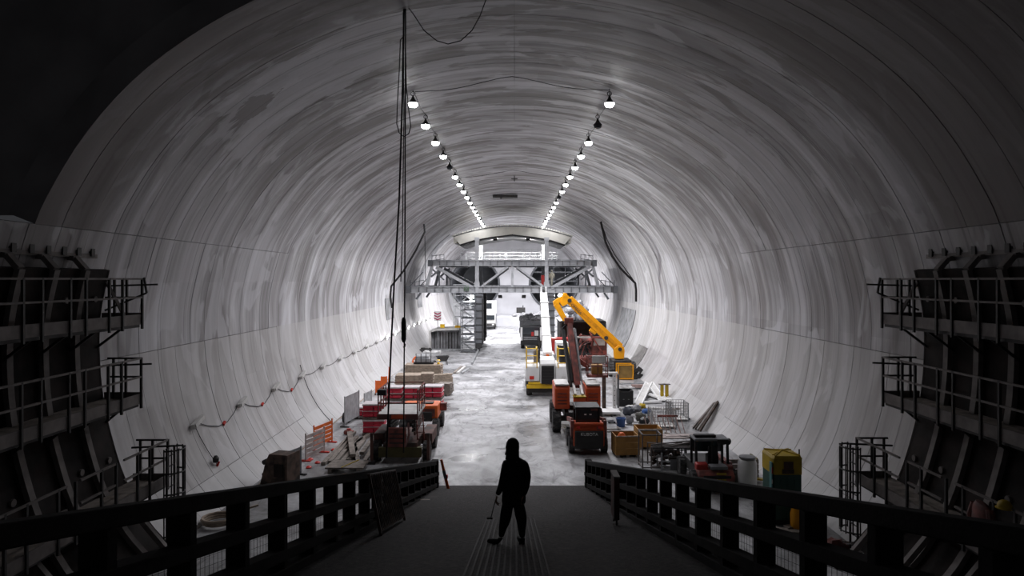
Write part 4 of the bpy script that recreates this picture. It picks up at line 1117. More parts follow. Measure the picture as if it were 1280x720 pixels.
# ---- dark tipper / container behind, with foil bundles on top
o = at(728, 470, 65); o.z = 0
t = thing('dark_container', 'large dark open container behind the amber crane boom', 'container', o)
s = 65/F
z1 = CH-(402-350)*s
MB().box((0,2.2,1.0), (4.2,4.4,.3)).build('floor_frame', STEEL_D, t)
for sx in (-2.05, 2.2): MB().box((sx,2.2,(1+z1)/2), (.15,4.4,z1-1)).build('side_wall', STEEL_D, t)
MB().box((0,4.4,(1+z1)/2), (4.2,.15,z1-1)).build('rear_wall', GREYP, t); MB().box((0,2.2,z1), (4.4,4.4,.12)).build('roof', STEEL_D, t)
MB().box((1.45,.05,(1.9+z1)/2), (1.3,.1,z1-1.9)).build('door', BLACKP, t)
for sx in (-1.6,0,1.6): MB().box((sx,2.2,.5), (.3,4.2,1.0)).build('support', STEEL_D, t)
rnd = random.Random(5)
for k in range(9):
    b = MB().blob((0,0,0), (rnd.uniform(.35,.6),.5,rnd.uniform(.28,.45)), 10, 7, .16, rnd)
    lv = 0 if k < 4 else (1 if k < 7 else 2); xk = [-1.5,-.8,-.1,.5,-1.2,-.45,.2,-.85,-.2][k]
    tag(b.build('foil_bundle', SILVER, None, 0, o+Vector((xk, .6+.2*(k%2), z1+.42+lv*.62))), '%s silver foil bundle %s on the dark container roof' % (['leftmost','second from left','third from left','rightmost','left','middle','right','left','right'][k], ['in the bottom layer','in the middle layer','at the top of the pile'][lv]), 'bundle')
# ---- red machinery under it
o = fl(716, 470); 
t = thing('drill_rig', 'dirty red drill rig with drum and hoses behind the white crane', 'drill rig', Vector((o.x-.5, 60.8, 0)))
MB().box((.9,1,.9), (5.4,2.2,.5)).build('chassis', REDD, t, .04)
for x in (-1.2, 2.9): wheel(t, WH_BIG, (x,-.1,.62)); 
MB().box((-.6,.2,2.1), (2.0,1.4,1.7)).build('engine_house', REDP, t, .06)
for k in range(4): MB().box((-1.2+k*.4,-.53,2.1), (.1,.04,1.2)).build('vent', REDD, t)
MB().lathe([(.1,-.5),(.7,-.5),(.7,-.42),(.3,-.4),(.3,.4),(.7,.42),(.7,.5),(.1,.5)], (2.0,.3,2.6), 'x', 18).build('hose_drum', REDD, t)
MB().box((3.1,.4,2.2), (1.4,1.2,1.6)).build('cab', REDD, t, .05); MB().box((3.1,-.22,2.6), (1.0,.05,.6)).build('cab_window', OFFW, t)
MB().beam((.5,.2,1.2), (.5,.5,4.6), .35, .4, (0,1,0)).build('mast', REDD, t)
MB().beam((.9,.2,1.2), (.9,.5,3.8), .2, .3, (0,1,0)).build('mast_slide', STEEL_G, t)
for k in range(6): MB().tube([(.7+.2*k,-.3,1.3),(.9+.22*k,-.5,2.0+.1*k),(1.4+.25*k,-.2,2.7),(2.0+.15*k,.1,1.6)], .05, 5).build('hose', CABLE if k % 2 else REDD, t)
MB().beam((1.3,-.5,3.2), (3.8,-.4,2.9), .12, .15).build('boom_arm', REDD, t); MB().beam((2.2,-.4,3.5), (3.4,-.4,1.6), .12, .12).build('boom_arm', REDD, t)
MB().box((1.5,-.55,3.05), (1.6,.3,.12)).build('canopy', OFFW, t)
ys = thing('yellow_steps', 'yellow access steps between the white crane and the red drill rig', 'steps', Vector((at(708,0,53).x, 53, 0)))
for sx in (0,.7): MB().beam((sx,0,0), (sx,.9,2.0), .08, .2).build('stringer', YEL, ys)
for k in range(5): MB().box((.35,.18+.18*k,.35+.4*k), (.7,.25,.05)).build('tread', YEL, ys)
for sx in (0,.7): MB().cyl((sx,.9,2.0),(sx,.9,3.0),.04,n=8).build('post', YEL, ys)

# ---- lorry by the crane
o = fl(664, 436)
t = thing('lorry', 'dark lorry with grey load facing the camera left of the white crane', 'truck', Vector((o.x, o.y, 0)))
s = o.y/F
MB().prism([(-.1,.6),(0,1.6),(.2,2.7),(1.8,2.7),(1.8,.6)], -1.2, 1.2, 'x').build('cab', mat('black_cab_paint',(.03,.03,.033),.4), t, .06)
MB().box((0,-.0,2.1), (2.0,.25,.8)).build('windscreen', GLASS, t)
for sx in (-1.15, 1.15):
    MB().box((sx,-.15,1.7), (.25,.2,1.7)).build('corner_panel', WHITE, t, .03); MB().box((sx*1.15,-.1,2.2), (.16,.25,.6)).build('mirror', BLACKP, t)
    MB().box((sx*.6,-.24,.62), (.65,.06,.14)).build('headlight', WHITE, t)
MB().box((0,-.2,.75), (2.45,.25,.5)).build('bumper', BLACKP, t, .03)
MB().box((.15,-.12,1.75), (.3,.05,.5)).build('red_plate', REDP, t); MB().box((.62,-.12,1.85), (.45,.05,.6)).build('white_plate', OFFW, t)
for k in range(3): MB().box((-.1,-.15,1.1+k*.14), (1.6,.06,.05)).build('grille_bar', STEEL_G, t)
for y in (.9, 5, 6.3):
    for sx in (-1,1): wheel(t, WH_CR, (sx, y, .55))
MB().box((0,4.8,2.2), (2.6,5.6,2.0)).build('tray', GREYP, t, .03)
rnd = random.Random(9); b = MB()
for k in range(26): b.blob((rnd.uniform(-1.1,1.1), rnd.uniform(2.1,7), 3.2+rnd.uniform(0,.35)), (rnd.uniform(.3,.6),.5,rnd.uniform(.25,.5)), 7, 5, .2, rnd)
tag(b.build('rubble_load', SPOIL, t), kind='stuff')

# ---- red forklift behind the right fence
o = Vector((at(890, 0, 26.2).x, 26.2, 0))
t = thing('telehandler', 'red telehandler with dark cab behind the right ramp fence', 'telehandler', o)
MB().box((0,1.4,.7), (1.4,3.0,.5)).build('chassis', STEEL_D, t, .04)
MB().prism([(-.35,.4),(-.4,.75),(-.15,.98),(.4,1.0),(.4,.4)], -.8, .8, 'x').build('counterweight', REDD, t, .08)
MB().prism([(-.14,.96),(-.08,1.2),(.28,1.24),(.28,.96)], -.82, -.3, 'x').build('hood_left', REDP, t, .05)
MB().prism([(-.1,.96),(-.05,1.12),(.28,1.14),(.28,.96)], .3, .82, 'x').build('hood_right', REDD, t, .05)
MB().box((.15,.0,1.06), (.75,.5,.16)).build('engine_cover', GREYP, t, .03)
for z in (.86, .6): MB().box((.18,-.42,z), (.42,.03,.08)).build('reflective_strip', YTOP, t)
MB().box((0,-.41,.72), (1.2,.03,.12)).build('vent', BLACKP, t)
for sx in (-.85, .85):
    for y in (.2, 2.5): wheel(t, WH_MED, (sx, y, .45))
for sx in (-.72, .68):
    for y in (.3, 1.15): MB().beam((sx,y,.95), (sx,y+(.03 if y > 1 else .1),2.16), .1, .1, (0,1,0)).build('cab_pillar', BLACKP, t)
MB().box((-.02,.78,2.17), (1.55,.95,.1)).build('cab_roof', GREYP, t, .03)
MB().box((.45,.28,2.1), (.5,.06,.2)).build('roof_fascia', BLACKP, t); MB().box((-.25,.7,2.3), (.95,.35,.1)).build('roof_light_bar', BLACKP, t, .03)
for sx in (-.6,.15): MB().box((sx,.7,2.25),(.12,.2,.08)).build('bar_foot', BLACKP, t)
MB().box((0,.32,1.65), (.06,.05,.95)).build('window_bar', BLACKP, t); MB().box((0,1.2,1.75), (1.35,.03,.6)).build('front_glass', GLASS, t)
MB().box((.1,.75,1.2), (.5,.45,.5)).build('seat', BLACKP, t, .05); MB().box((.1,.6,1.6), (.45,.12,.45)).build('seat_back', BLACKP, t, .04)
MB().box((-.68,.34,2.15), (.1,.05,.06)).build('marker_light', YEL, t)
MB().blob((.98,1.2,1.9), (.14,.1,.16)).build('mirror', BLACKP, t); MB().beam((.7,1.2,1.75), (.98,1.2,1.8), .03, .03).build('mirror_arm', BLACKP, t)
MB().beam((.85,.6,.95), (.85,3.6,.8), .25, .3).build('lift_boom', REDD, t)

t.scale = (.87,.87,.87); t.location.x += .1
# ---- portable toilet
o = fl(981, 656); o.z = 0
t = thing('portable_toilet', 'dark green portable toilet with mustard yellow top by the right wall', 'toilet', o)
MB().box((0,.6,.08), (1.25,1.25,.16)).build('skid_base', BLACKP, t, .02)
MB().prism([(-.58,0),(.58,0),(.62,.1),(.62,1.1),(.58,1.2),(-.58,1.2),(-.62,1.1),(-.62,.1)], .16, 1.78, 'z').build('body', GREEN, t, .02)
MB().prism([(-.59,-.02),(.59,-.02),(.64,.1),(.64,1.12),(.59,1.22),(-.59,1.22),(-.64,1.12),(-.64,.1)], 1.78, 2.34, 'z').build('upper_shell', YTOP, t, .02)
rf = MB(); ring_ = [(-.6,-.04),(.6,-.04),(.66,.1),(.66,1.12),(.6,1.24),(-.6,1.24),(-.66,1.12),(-.66,.1)]
rf.add([(x,y,2.34) for x,y in ring_] + [(x*.9,.6+(y-.6)*.9,2.44) for x,y in ring_] + [(0,.6,2.52)], [(k,(k+1)%8,8+(k+1)%8,8+k) for k in range(8)] + [(8+k,8+(k+1)%8,16) for k in range(8)] + [tuple(range(7,-1,-1))])
rf = rf.build('roof', YTOP, t, .01)
for k in range(8): x, y = ring_[k]; MB().beam((x*.9,.6+(y-.6)*.9,2.45), (0,.6,2.53), .04, .03).build('roof_rib', YTOP, rf)
MB().box((.02,-.035,2.12), (.4,.02,.26)).build('sign', BROWNR, t); MB().box((0,-.035,1.9), (.5,.02,.16)).build('sign', BROWNR, t)
MB().cyl((.62,.3,2.3), (.62,.3,2.62), .03, n=8).build('vent_pipe', BLACKP, t)
for x in (-.3,0,.3): MB().box((x,-.012,.95), (.04,.03,1.4)).build('body_rib', GREEN, t)
dr = MB().box((-.68,.08,1.2), (.05,.24,2.05)).build('open_door', TEAL, t, .01)
MB().box((-.68,-.05,1.95), (.045,.02,.22)).build('door_sign', REDP, dr); MB().box((-.68,-.05,1.55), (.03,.04,.14)).build('door_latch', OFFW, dr)
t.scale = (.78,.86,.93); t.location.x += .1
# ================================================================== MATERIALS STORED ON THE FLOOR
def pallet_me():
    q = MB()
    for k in range(6): q.box((-.5+k*.2,0,.12), (.14,1.0,.03))
    for y in (-.42,0,.42): q.box((0,y,.06), (1.15,.1,.09))
    return q.mesh('pallet', TIMBG)
PAL = pallet_me()
sk_ = MB().box((0,0,0), (.54,.48,.15)).mesh('sack', SACK)
def soften(o, w_=.04):
    b = o.modifiers.new('bevel', 'BEVEL'); b.width = w_; b.segments = 2; return o
tops = MB().box((0,0,0), (1.14,1.02,.07)).mesh('wrap_top', WRAP)
film = MB().box((0,0,0), (1.16,1.04,.02)).mesh('wrap_band', WRAP)
def sack_pallet(loc, rz_, tiers, label, layers=4):
    t = thing('sack_pallet', label, 'pallet', loc, rz_, 'pallets of red sacks')
    z = 0
    for k in range(tiers):
        place('pallet', PAL, t, (0,0,z)); z += .16
        for l in range(layers):
            for x in (-.28,.28):
                for y in (-.25,.25): soften(place('sack', sk_, t, (x+random.uniform(-.015,.015), y, z+.075), (0,0,random.uniform(-.03,.03))))
            z += .15
            if l == 1: place('wrap_band', film, t, (0,0,z))
        place('wrap_top', tops, t, (0,0,z+.03)); z += .065
    return t
sack_pallet(fl(466,545)+Vector((0,.5,0)), .05, 2, 'double stack of red sack pallets left of the scissor lift')
sack_pallet(Vector((-7.35, 41.5, 0)), 0, 2, 'leftmost red sack pallet behind the scissor lift platform')
sack_pallet(Vector((-6.1, 41.5, 0)), .06, 2, 'middle red sack pallet behind the scissor lift platform')
sack_pallet(Vector((-4.95, 41.9, 0)), -.05, 2, 'rightmost red sack pallet behind the scissor lift platform')
sack_pallet(Vector((-8.9, 40.3, 0)), .1, 1, 'low red sack pallet by the left wall behind the barrier', 3)
# timber stacks
def timber_stack(loc, rz_, w, l, rows, cols, label, m=TIMB, th=.09, gap=.02, cat='timber'):
    t = thing('timber_stack', label, cat, loc, rz_)
    z = .1
    for x in (-w*.3, w*.3): MB().box((x,0,.05), (.1,l,.1)).build('bearer', TIMBG, t)
    pw = w/cols; me = None
    me = MB().box((0,0,0), (w/1.0, l/cols-.015, th)).mesh('board', m)
    for r in range(rows):
        for c in range(cols):
            place('board', me, t, (random.uniform(-.05,.05), -l/2+(c+.5)*l/cols, z+th/2), (0,0,random.uniform(-.02,.02)))
        z += th+gap
    return t
timber_stack(fl(533,499)+Vector((0,.5,0)), .05, .85, 1.0, 15, 3, 'tall neat stack of sawn timber in the left storage row')
timber_stack(fl(556,495)+Vector((0,.5,0)), -.15, .9, 1.0, 7, 3, 'low block of grey timber right of the tall sawn stack', TIMBG)
timber_stack(fl(520,486)+Vector((-.3,1,0)), .02, 2.6, 1.6, 8, 4, 'wide low stack of pale boards behind the red sack pallets')
timber_stack(fl(528,477)+Vector((0,1,0)), 0, 2.9, 1.6, 11, 4, 'wide board stack carrying the small grey machine', TIMB)
timber_stack(fl(545,480)+Vector((.3,.2,0)), .5, 1.9, .5, 6, 3, 'crooked small timber stack poking out toward the lane')
o = fl(528,477)+Vector((0,1,1.31))
t = thing('small_compressor', 'small grey machine with black frame on the wide board stack', 'machine', o)
MB().box((-.1,0,.3), (1.2,.7,.3)).build('base', GREYP, t, .03); MB().cyl((-.6,0,.55), (.4,0,.55), .2, n=14).build('tank', STEEL_G, t)
for x in (-.6,-.2,.2,.6): MB().beam((x,-.35,.1), (x,-.35,.85), .05, .05, (0,1,0)).build('frame_post', BLACKP, t)
MB().box((0,0,.08), (1.6,.8,.12)).build('skid', BLACKP, t)
y_ = thing('yellow_lamp', 'yellow work lamp at the right end of the wide board stack', 'lamp', o+Vector((1.2,-.3,0)))
MB().lathe([(.1,0),(.12,.08),(.07,.15),(.12,.25),(.16,.3),(.1,.36)], n=12).build('body', YEL, y_); MB().box((0,-.13,.26),(.16,.04,.14)).build('lens', WHITE, y_)
t = thing('plastic_barrier', 'orange plastic barrier standing behind the wide board stack', 'barrier', fl(521,463))
MB().prism([(-.55,0),(.55,0),(.5,.3),(.38,1.0),(.2,1.25),(-.2,1.25),(-.38,1.0),(-.5,.3)], -.1, .1).build('shell', ORG2, t, .03)
for x in (-.18,.18): MB().box((x,-.11,.6), (.14,.03,.7)).build('white_panel', WHITE, t)
# barriers along the left wall
def barrier(loc, rz_, label, m, w=1.1, h=1.1, slat=True):
    t = thing('site_barrier', label, 'barrier', loc, rz_)
    for x in (-w/2, w/2): MB().beam((x,0,.05), (x,0,h), .05, .05, (0,1,0)).build('upright', m, t); MB().box((x,0,.03), (.12,.5,.06)).build('foot', REDPL if slat else STEEL_D, t)
    if slat:
        for k in range(5): MB().box((0,0,.22+k*(h-.2)/5), (w,.03,(h-.2)/5-.05)).build('slat', m, t)
    else:
        MB().box((0,0,h*.55), (w-.05,.02,h*.85)).build('panel', m, t)
    return t
barrier(fl(394,571), PI/2-.25, 'white barred barrier panel nearest the camera along the left wall', mat('dirty_pink_white',(.5,.42,.40),.7), 1.6, 1.25)
barrier(fl(404,558), PI/2-.25, 'orange barrier panel beside the white one along the left wall', ORG2, 1.7, 1.2)
barrier(fl(366,598), PI/2-.3, 'grey sheet barrier beside the rusty steel form', GREYP, 1.1, 1.2, False)
barrier(fl(440,529), PI/2-.13, 'tall grey mesh barrier with red foot near the left sack pallet', STEEL_G, 2.2, 1.7, False)
barrier(fl(460,511), PI/2-.12, 'small grey barrier panel beyond the tall grey one', STEEL_G, 1.4, 1.1, False)
barrier(fl(473,493), .2, 'left one of two upright orange panels behind the sack pallets', ORG2, .4, 1.0, False)
barrier(fl(480,489), .2, 'right one of two upright orange panels behind the sack pallets', ORG2, .42, 1.1, False)
t = thing('orange_post', 'thin orange post leaning beside the hoist rope foot', 'post', fl(485,497))
MB().beam((0,0,.05), (.08,.1,2.1), .09, .09, (0,1,0)).build('post', ORG2, t); MB().box((0,0,.04),(.4,.4,.08)).build('foot', BLACKP, t)
t = thing('barrier_weight', 'red plastic barrier weight on the floor by the beams', 'weight', fl(436,543))
b = MB().box((0,0,.12), (.5,.35,.22)); b.build('block', REDD, t, .08); MB().box((0,0,.28), (.2,.1,.06)).build('handle', REDPL, t)
t = thing('reel', 'small dark cable reel near the left wall', 'reel', fl(433,528))
for s in (-1,1): MB().lathe([(.05,-.03),(.28,-.03),(.28,.03),(.05,.03)], (s*.15,0,.28), 'x', 16).build('flange', STEEL_D, t)
MB().lathe([(.12,-.14),(.12,.14)], (0,0,.28), 'x', 12).build('core', CABLE, t)
for i, (px, py) in enumerate(((386,585),(397,579),(417,563),(388,575))):
    m = MB().lathe([(.12,0),(.13,.04),(.06,.09),(.01,.1)], n=10)
    tag(m.build('red_foot_block', REDPL, None, 0, fl(px,py)), ['red foot block nearest the camera beside the left barriers','red foot block at the white barrier','red foot block at the orange barrier','red foot block left of the white barrier'][i], 'foot')
# beams on the floor
rnd = random.Random(11)
bl = [((404,582),(443,542)), ((413,580),(436,551)), ((420,579),(446,548)), ((428,580),(452,550)), ((436,578),(455,552)), ((441,577),(437,547)), ((452,574),(468,552)), ((456,579),(466,562)), ((448,581),(443,558)), ((432,565),(465,543))]
wrd = ['leftmost','second','third','fourth','fifth','sixth','seventh','eighth','ninth','tenth']
for k, (a, b) in enumerate(bl):
    a, b = fl(*a), fl(*b); lv = .08 if k not in (5, 6) else .26
    q = MB().beam((0,0,0), b-a, .2 if k != 5 else .26, .14)
    tag(q.build('timber_beam', TIMBG, None, .01, a+Vector((0,0,lv))), '%s weathered timber beam from the left in the layout on the floor' % wrd[k], 'beam', 'timber beams laid out on the floor')
t = thing('timber_platform', 'low timber platform with a yellow strap by the left fence', 'platform', fl(430,592))
for k in range(5): MB().box((0,.1+k*.24,.22), (1.6,.22,.06)).build('plank', TIMBG, t)
for x in (-.6,.6): MB().box((x,.55,.09), (.14,1.2,.18)).build('bearer', TIMBG, t)
MB().tube([(-.1,-.05,.27),(.1,.5,.27),(.35,1.15,.27)], .02, 4).build('strap', YTOP, t)
for k in range(5):
    a = fl(372+k*6, 548-k*7); b = a + Vector((.5,3.6,0)); q = MB().cyl((0,0,.06), (b-a)+Vector((0,0,.06)), .05, n=8)
    tag(q.build('scaffold_tube', STEEL_G if k % 2 else TIMBG, None, 0, a), '%s long tube lying along the foot of the left wall' % ORD[k], 'tube', 'tubes along the left wall')
t = thing('pipe_bundle', 'bundle of grey pipes on bearers between the left wall and the sack pallets', 'pipes', fl(452,523))
for k in range(7): MB().cyl((-.9,(k%4)*.18,.15+.15*(k//4)), (.8,(k%4)*.18+.1,.15+.15*(k//4)), .07, n=10).build('pipe', STEEL_D if k % 2 else STEEL_G, t)
for x in (-.6,.5): MB().box((x,.25,.04), (.1,.9,.08)).build('bearer', TIMBG, t)
# wheelbarrow
t = thing('wheelbarrow', 'dark wheelbarrow on the floor left of the lane', 'wheelbarrow', fl(553,456), .3)
MB().add([(-.6,-.4,.85),(.6,-.4,.85),(.6,.4,.85),(-.6,.4,.85),(-.3,-.25,.35),(.35,-.25,.35),(.35,.25,.35),(-.3,.25,.35)], [(4,5,6,7),(0,4,7,3),(1,2,6,5),(0,1,5,4),(3,7,6,2)]).build('tray', STEEL_D, t)
MB().lathe([(.05,-.06),(.22,-.06),(.22,.06),(.05,.06)], (-.75,0,.22), 'y', 14).build('wheel', RUBBER, t)
for s in (-.25,.25): MB().beam((-.75,s*.4,.25), (1.1,s,.6), .05, .05).build('handle', STEEL_G, t); MB().beam((.4,s,.4), (.45,s,.0), .04, .04, (0,1,0)).build('leg', STEEL_D, t)
for i, (a, b) in enumerate((((568,467),(577,459)), ((572,467),(581,459)), ((578,467),(586,461)))):
    a, b = fl(*a), fl(*b)
    tag(MB().beam((0,0,0), b-a, .22, .12).build('rail_offcut', [TIMBG,OFFW,STEEL_G][i], None, 0, a+Vector((0,0,.06))), ['left','middle','right'][i]+' short beam lying at the end of the left gantry rail', 'beam')
b = MB(); rnd = random.Random(21)
t = thing('rubble_heap', 'small heap of pale rubble in front of the culvert form', 'rubble', fl(542,441))
for k in range(12): b.blob((rnd.uniform(-1,1),rnd.uniform(-.3,.3),.1), (rnd.uniform(.15,.35),.2,rnd.uniform(.1,.25)), 7, 5, .2, rnd)
tag(b.build('rubble', WHITE, t), kind='stuff')
t = thing('rubble_heap', 'dark heap of hoses and stones at the wall left of the culvert form', 'rubble', fl(532,440)); b = MB()
for k in range(14): b.blob((rnd.uniform(-.7,.5),rnd.uniform(-.6,.8),.15), (rnd.uniform(.15,.4),.3,rnd.uniform(.1,.4)), 7, 5, .25, rnd)
tag(b.build('rubble', STEEL_D, t), kind='stuff')

# ---- right side storage
def crate(loc, rz_, w, l, h, label):
    t = thing('plywood_crate', label, 'crate', loc, rz_)
    for x in (-w/2+.03, w/2-.03): MB().box((x,l/2,.14+h/2), (.05,l,h)).build('side_panel', CRATE, t)
    for y in (.03, l-.03):
        for k in range(3): MB().box((0,y,.14+h*(k+.5)/3), (w-.1,.045,h/3-.015)).build('board', CRATE, t)
    MB().box((0,l/2,.13), (w,l,.04)).build('floor', CRATE, t)
    for x in (-w*.4,0,w*.4): MB().box((x,l/2,.055), (.14,l,.11)).build('runner', TIMBG, t)
    MB().box((0,.0,.14+h), (w,.06,.05)).build('rim', TIMB, t); MB().box((0,l,.14+h), (w,.06,.05)).build('rim', TIMB, t)
    return t
crate(fl(785,572), .06, 1.12, 1.1, .82, 'nearer ochre plywood crate right of the skid-steer loader')
crate(fl(813,562), .02, 1.2, 1.1, .82, 'farther ochre plywood crate behind the metal rack')
hb = thing('hard_hat', 'orange hard hat lying in the nearer plywood crate', 'helmet', fl(785,572)+Vector((-.22,.45,.36)))
b = MB().lathe([(.18,.5),(.17,.58),(.1,.68),(.01,.7)], n=12); b.build('shell', ORG2, hb); MB().lathe([(.22,.49),(.22,.51),(.17,.52)], n=12).build('brim', ORG2, hb); MB().box((0,.05,.14),(.5,.5,.6)).build('stuffing', GREYP, hb)
t = thing('steel_rack', 'tall open steel rack in front of the farther crate', 'rack', fl(815,588))
for x in (-.4,.4):
    for y in (0,.9): MB().beam((x,y,0), (x,y,1.55), .05, .05, (0,1,0)).build('post', RIBSTEEL, t)
for z in (.12, 1.5):
    for y in (0,.9): MB().beam((-.4,y,z), (.4,y,z), .05, .05).build('rail', RIBSTEEL, t)
    for x in (-.4,.4): MB().beam((x,0,z), (x,.9,z), .05, .05).build('rail', RIBSTEEL, t)
rnd = random.Random(31)
t = thing('coupler_bin', 'steel cage bin full of rusty scaffold couplers beside the rack', 'bin', fl(836,586))
for x in (-.75,.75):
    for y in (0,.8): MB().beam((x,y,0), (x,y,.95), .05, .05, (0,1,0)).build('post', RIBSTEEL, t)
for z in (.1,.5,.92):
    for y in (0,.8): MB().beam((-.75,y,z), (.75,y,z), .035, .035).build('rail', RIBSTEEL, t)
b = MB()
for k in range(60): b.box((rnd.uniform(-.65,.65),rnd.uniform(.1,.7),rnd.uniform(.15,.85)), (rnd.uniform(.1,.25),.12,rnd.uniform(.08,.2)), rotx(rnd.uniform(0,3))@rotz(rnd.uniform(0,3)))
tag(b.build('couplers', RUST, t), kind='stuff')
t = thing('tube_stillage', 'grey stillage with steel tubes and straps left of the telehandler', 'stillage', fl(845,590))
for x in (-.6,.6):
    for y in (0,.9): MB().beam((x,y,0), (x,y,.8), .06, .06, (0,1,0)).build('post', STEEL_G, t)
for z in (.1,.45):
    for y in (0,.9): MB().beam((-.6,y,z), (.6,y,z), .05, .05).build('rail', STEEL_G, t)
for k in range(14):
    a = rnd.uniform(-.3,.3); MB().cyl((-.9,.1+k*.06,.85+.06*(k%3)), (1.0,.1+k*.06+a,.8+.08*(k%4)+rnd.uniform(0,.2)), .03, n=6).build('tube', RIBSTEEL if k % 2 else STEEL_D, t)
MB().box((0,-.02,.3), (.5,.03,.45)).build('plate', GREYP, t)
t = thing('gantry_frame', 'white upright steel portal frame on a flat base right of the boom lift', 'frame', fl(762,512))
for x in (-.35,.3): MB().ibeam((x,0,.1), (x,0,2.25), .22, .22, .04).build('upright', WHITE if x > 0 else RUST, t)
MB().box((0,0,2.28), (1.0,.3,.12)).build('head_beam', WHITE, t); MB().box((0,0,.05), (1.1,.8,.1)).build('base', WHITE, t)
for k in range(7): MB().cyl((.3,-.13,.3+k*.3), (.3,-.1,.3+k*.3), .03, n=6).build('bolt', STEEL_D, t)
MB().beam((.55,.1,.1), (.55,.1,2.2), .12, .12, (0,1,0)).build('side_post', GREYP, t)
t = thing('concrete_slab', 'low white box slab lying beside the white portal frame', 'slab', fl(763,521))
MB().box((0,.6,.2), (1.25,1.1,.14)).build('top', WHITE, t, .02)
for x in (-.45,.45): MB().box((x,.6,.065), (.2,1,.13)).build('foot', OFFW, t)
t = thing('black_box_bin', 'black plastic box bin with a scooped rim beyond the debris', 'bin', fl(782,508))
MB().prism([(-.5,0),(.5,0),(.5,1.0),(.3,1.0),(.22,.92),(-.22,.92),(-.3,1.0),(-.5,1.0)], 0, .06).build('front', BLACKP, t)
MB().box((0,.95,.5), (1,.06,1.0)).build('back', BLACKP, t)
for x in (-.47,.47): MB().box((x,.48,.5), (.06,.95,1.0)).build('side', BLACKP, t)
MB().box((0,.48,.1), (.95,.95,.06)).build('floor', BLACKP, t)
for x in (-.12,.2): MB().box((x,-.01,.45), (.1,.02,.03)).build('handle_slot', GREYP, t)
# white lattice members
def frm(a, b): return fl(*a), fl(*b)
wl = [((797,508),(811,487),.0,.45), ((812,487),(829,503),.0,.45), ((804,505),(826,504),.1,.25), ((786,486),(812,485),0,.2), ((800,492),(838,505),.3,.2), ((812,484),(838,503),.2,.2)]
for k, (a, b, dz, w_) in enumerate(wl):
    a, b = fl(*a), fl(*b)
    t = thing('steel_lattice', ['white truss half leaning left in the right debris field','white truss half leaning right in the debris field','short white bar lying between the truss halves','thin white channel lying behind the truss halves','long white angle crossing the right truss half','outermost white angle along the right truss half'][k], 'steel', a)
    d = b-a; z0, z1 = .08+dz*.3, (.1+dz*.3 if k > 1 else .1)
    up = Vector((0,0,.45)) if k < 2 else Vector((0,0,0))
    A_, B_ = (Vector((0,0,z0)), d+Vector((0,0,z1))+up) if k == 0 else (Vector((0,0,z0))+up, d+Vector((0,0,z1)))
    sd = d.cross(Vector((0,0,1))).normalized()*w_*.5
    for s in (-1,1): MB().beam(A_+sd*s, B_+sd*s, .1, .1).build('chord', WHITE, t)
    MB().beam(A_, B_, w_, .04).build('web_plate', OFFW, t)
t = thing('timber_bundle', 'pinkish timber bundle lying behind the white truss', 'timber', fl(806,486))
for k in range(5): MB().box((0,.12*k,.12+.1*(k%2)), (1.9-.2*(k%3),.1,.1)).build('plank', mat('pink_timber',(.42,.30,.27),.8), t)
for i, px in enumerate((827.5, 833.5)):
    t = thing('yellow_post', ['left','right'][i]+' one of two yellow steel posts standing by the right wall', 'post', fl(px,499))
    MB().ibeam((0,0,.03), (0,0,1.0), .2, .18, .035).build('shaft', YTOP, t); MB().box((0,0,.02), (.4,.35,.04)).build('base_plate', RIBSTEEL, t); MB().box((0,0,1.02), (.45,.3,.05)).build('head_plate', RIBSTEEL, t)
# wire cages
def cage(loc, rz_, w, l, h, label, lean=0):
    t = thing('wire_cage', label, 'cage', loc, rz_)
    for x in (-w/2,w/2):
        for y in (0,l): MB().beam((x,y,0), (x,y,h), .05, .05, (0,1,0)).build('post', STEEL_G, t)
    for nm, ys in (('front_mesh', 0), ('back_mesh', l)):
        q = MB(); n = int(w/.14)
        for k in range(n+1): q.beam((-w/2+w*k/n,ys,.1), (-w/2+w*k/n,ys,h), .018, .018, (0,1,0))
        for k in range(int(h/.16)+1): q.beam((-w/2,ys,.1+k*.16), (w/2,ys,.1+k*.16), .018, .018)
        q.build(nm, MESHM, t)
    for nm, xs in (('side_mesh', -w/2), ('side_mesh', w/2)):
        q = MB()
        for k in range(7): q.beam((xs,l*k/6,.1), (xs,l*k/6,h), .018, .018, (0,1,0))
        for k in range(int(h/.16)+1): q.beam((xs,0,.1+k*.16), (xs,l,.1+k*.16), .018, .018)
        q.build(nm, MESHM, t)
    MB().box((0,l/2,.1), (w,l,.04)).build('base', OFFW, t)
    return t
cage(fl(830,536), 0, 1.3, 1.1, 1.0, 'nearer wire mesh cage among the debris on the right')
cage(fl(849,527), 0, 1.05, 1.1, 1.05, 'farther wire mesh cage near the leaning beams')
t = thing('red_ladder', 'slanted pink bars under a dark red top bar before the wire cages', 'barrier', fl(834,541))
for k in range(9): MB().beam((-1.0+k*.24,-.1,.02), (-1.2+k*.24,.15,.85), .035, .035).build('bar', mat('pink_bar',(.5,.36,.33),.6), t)
MB().beam((-.5,.16,.86), (.6,.16,.86), .06, .1).build('top_bar', REDD, t)
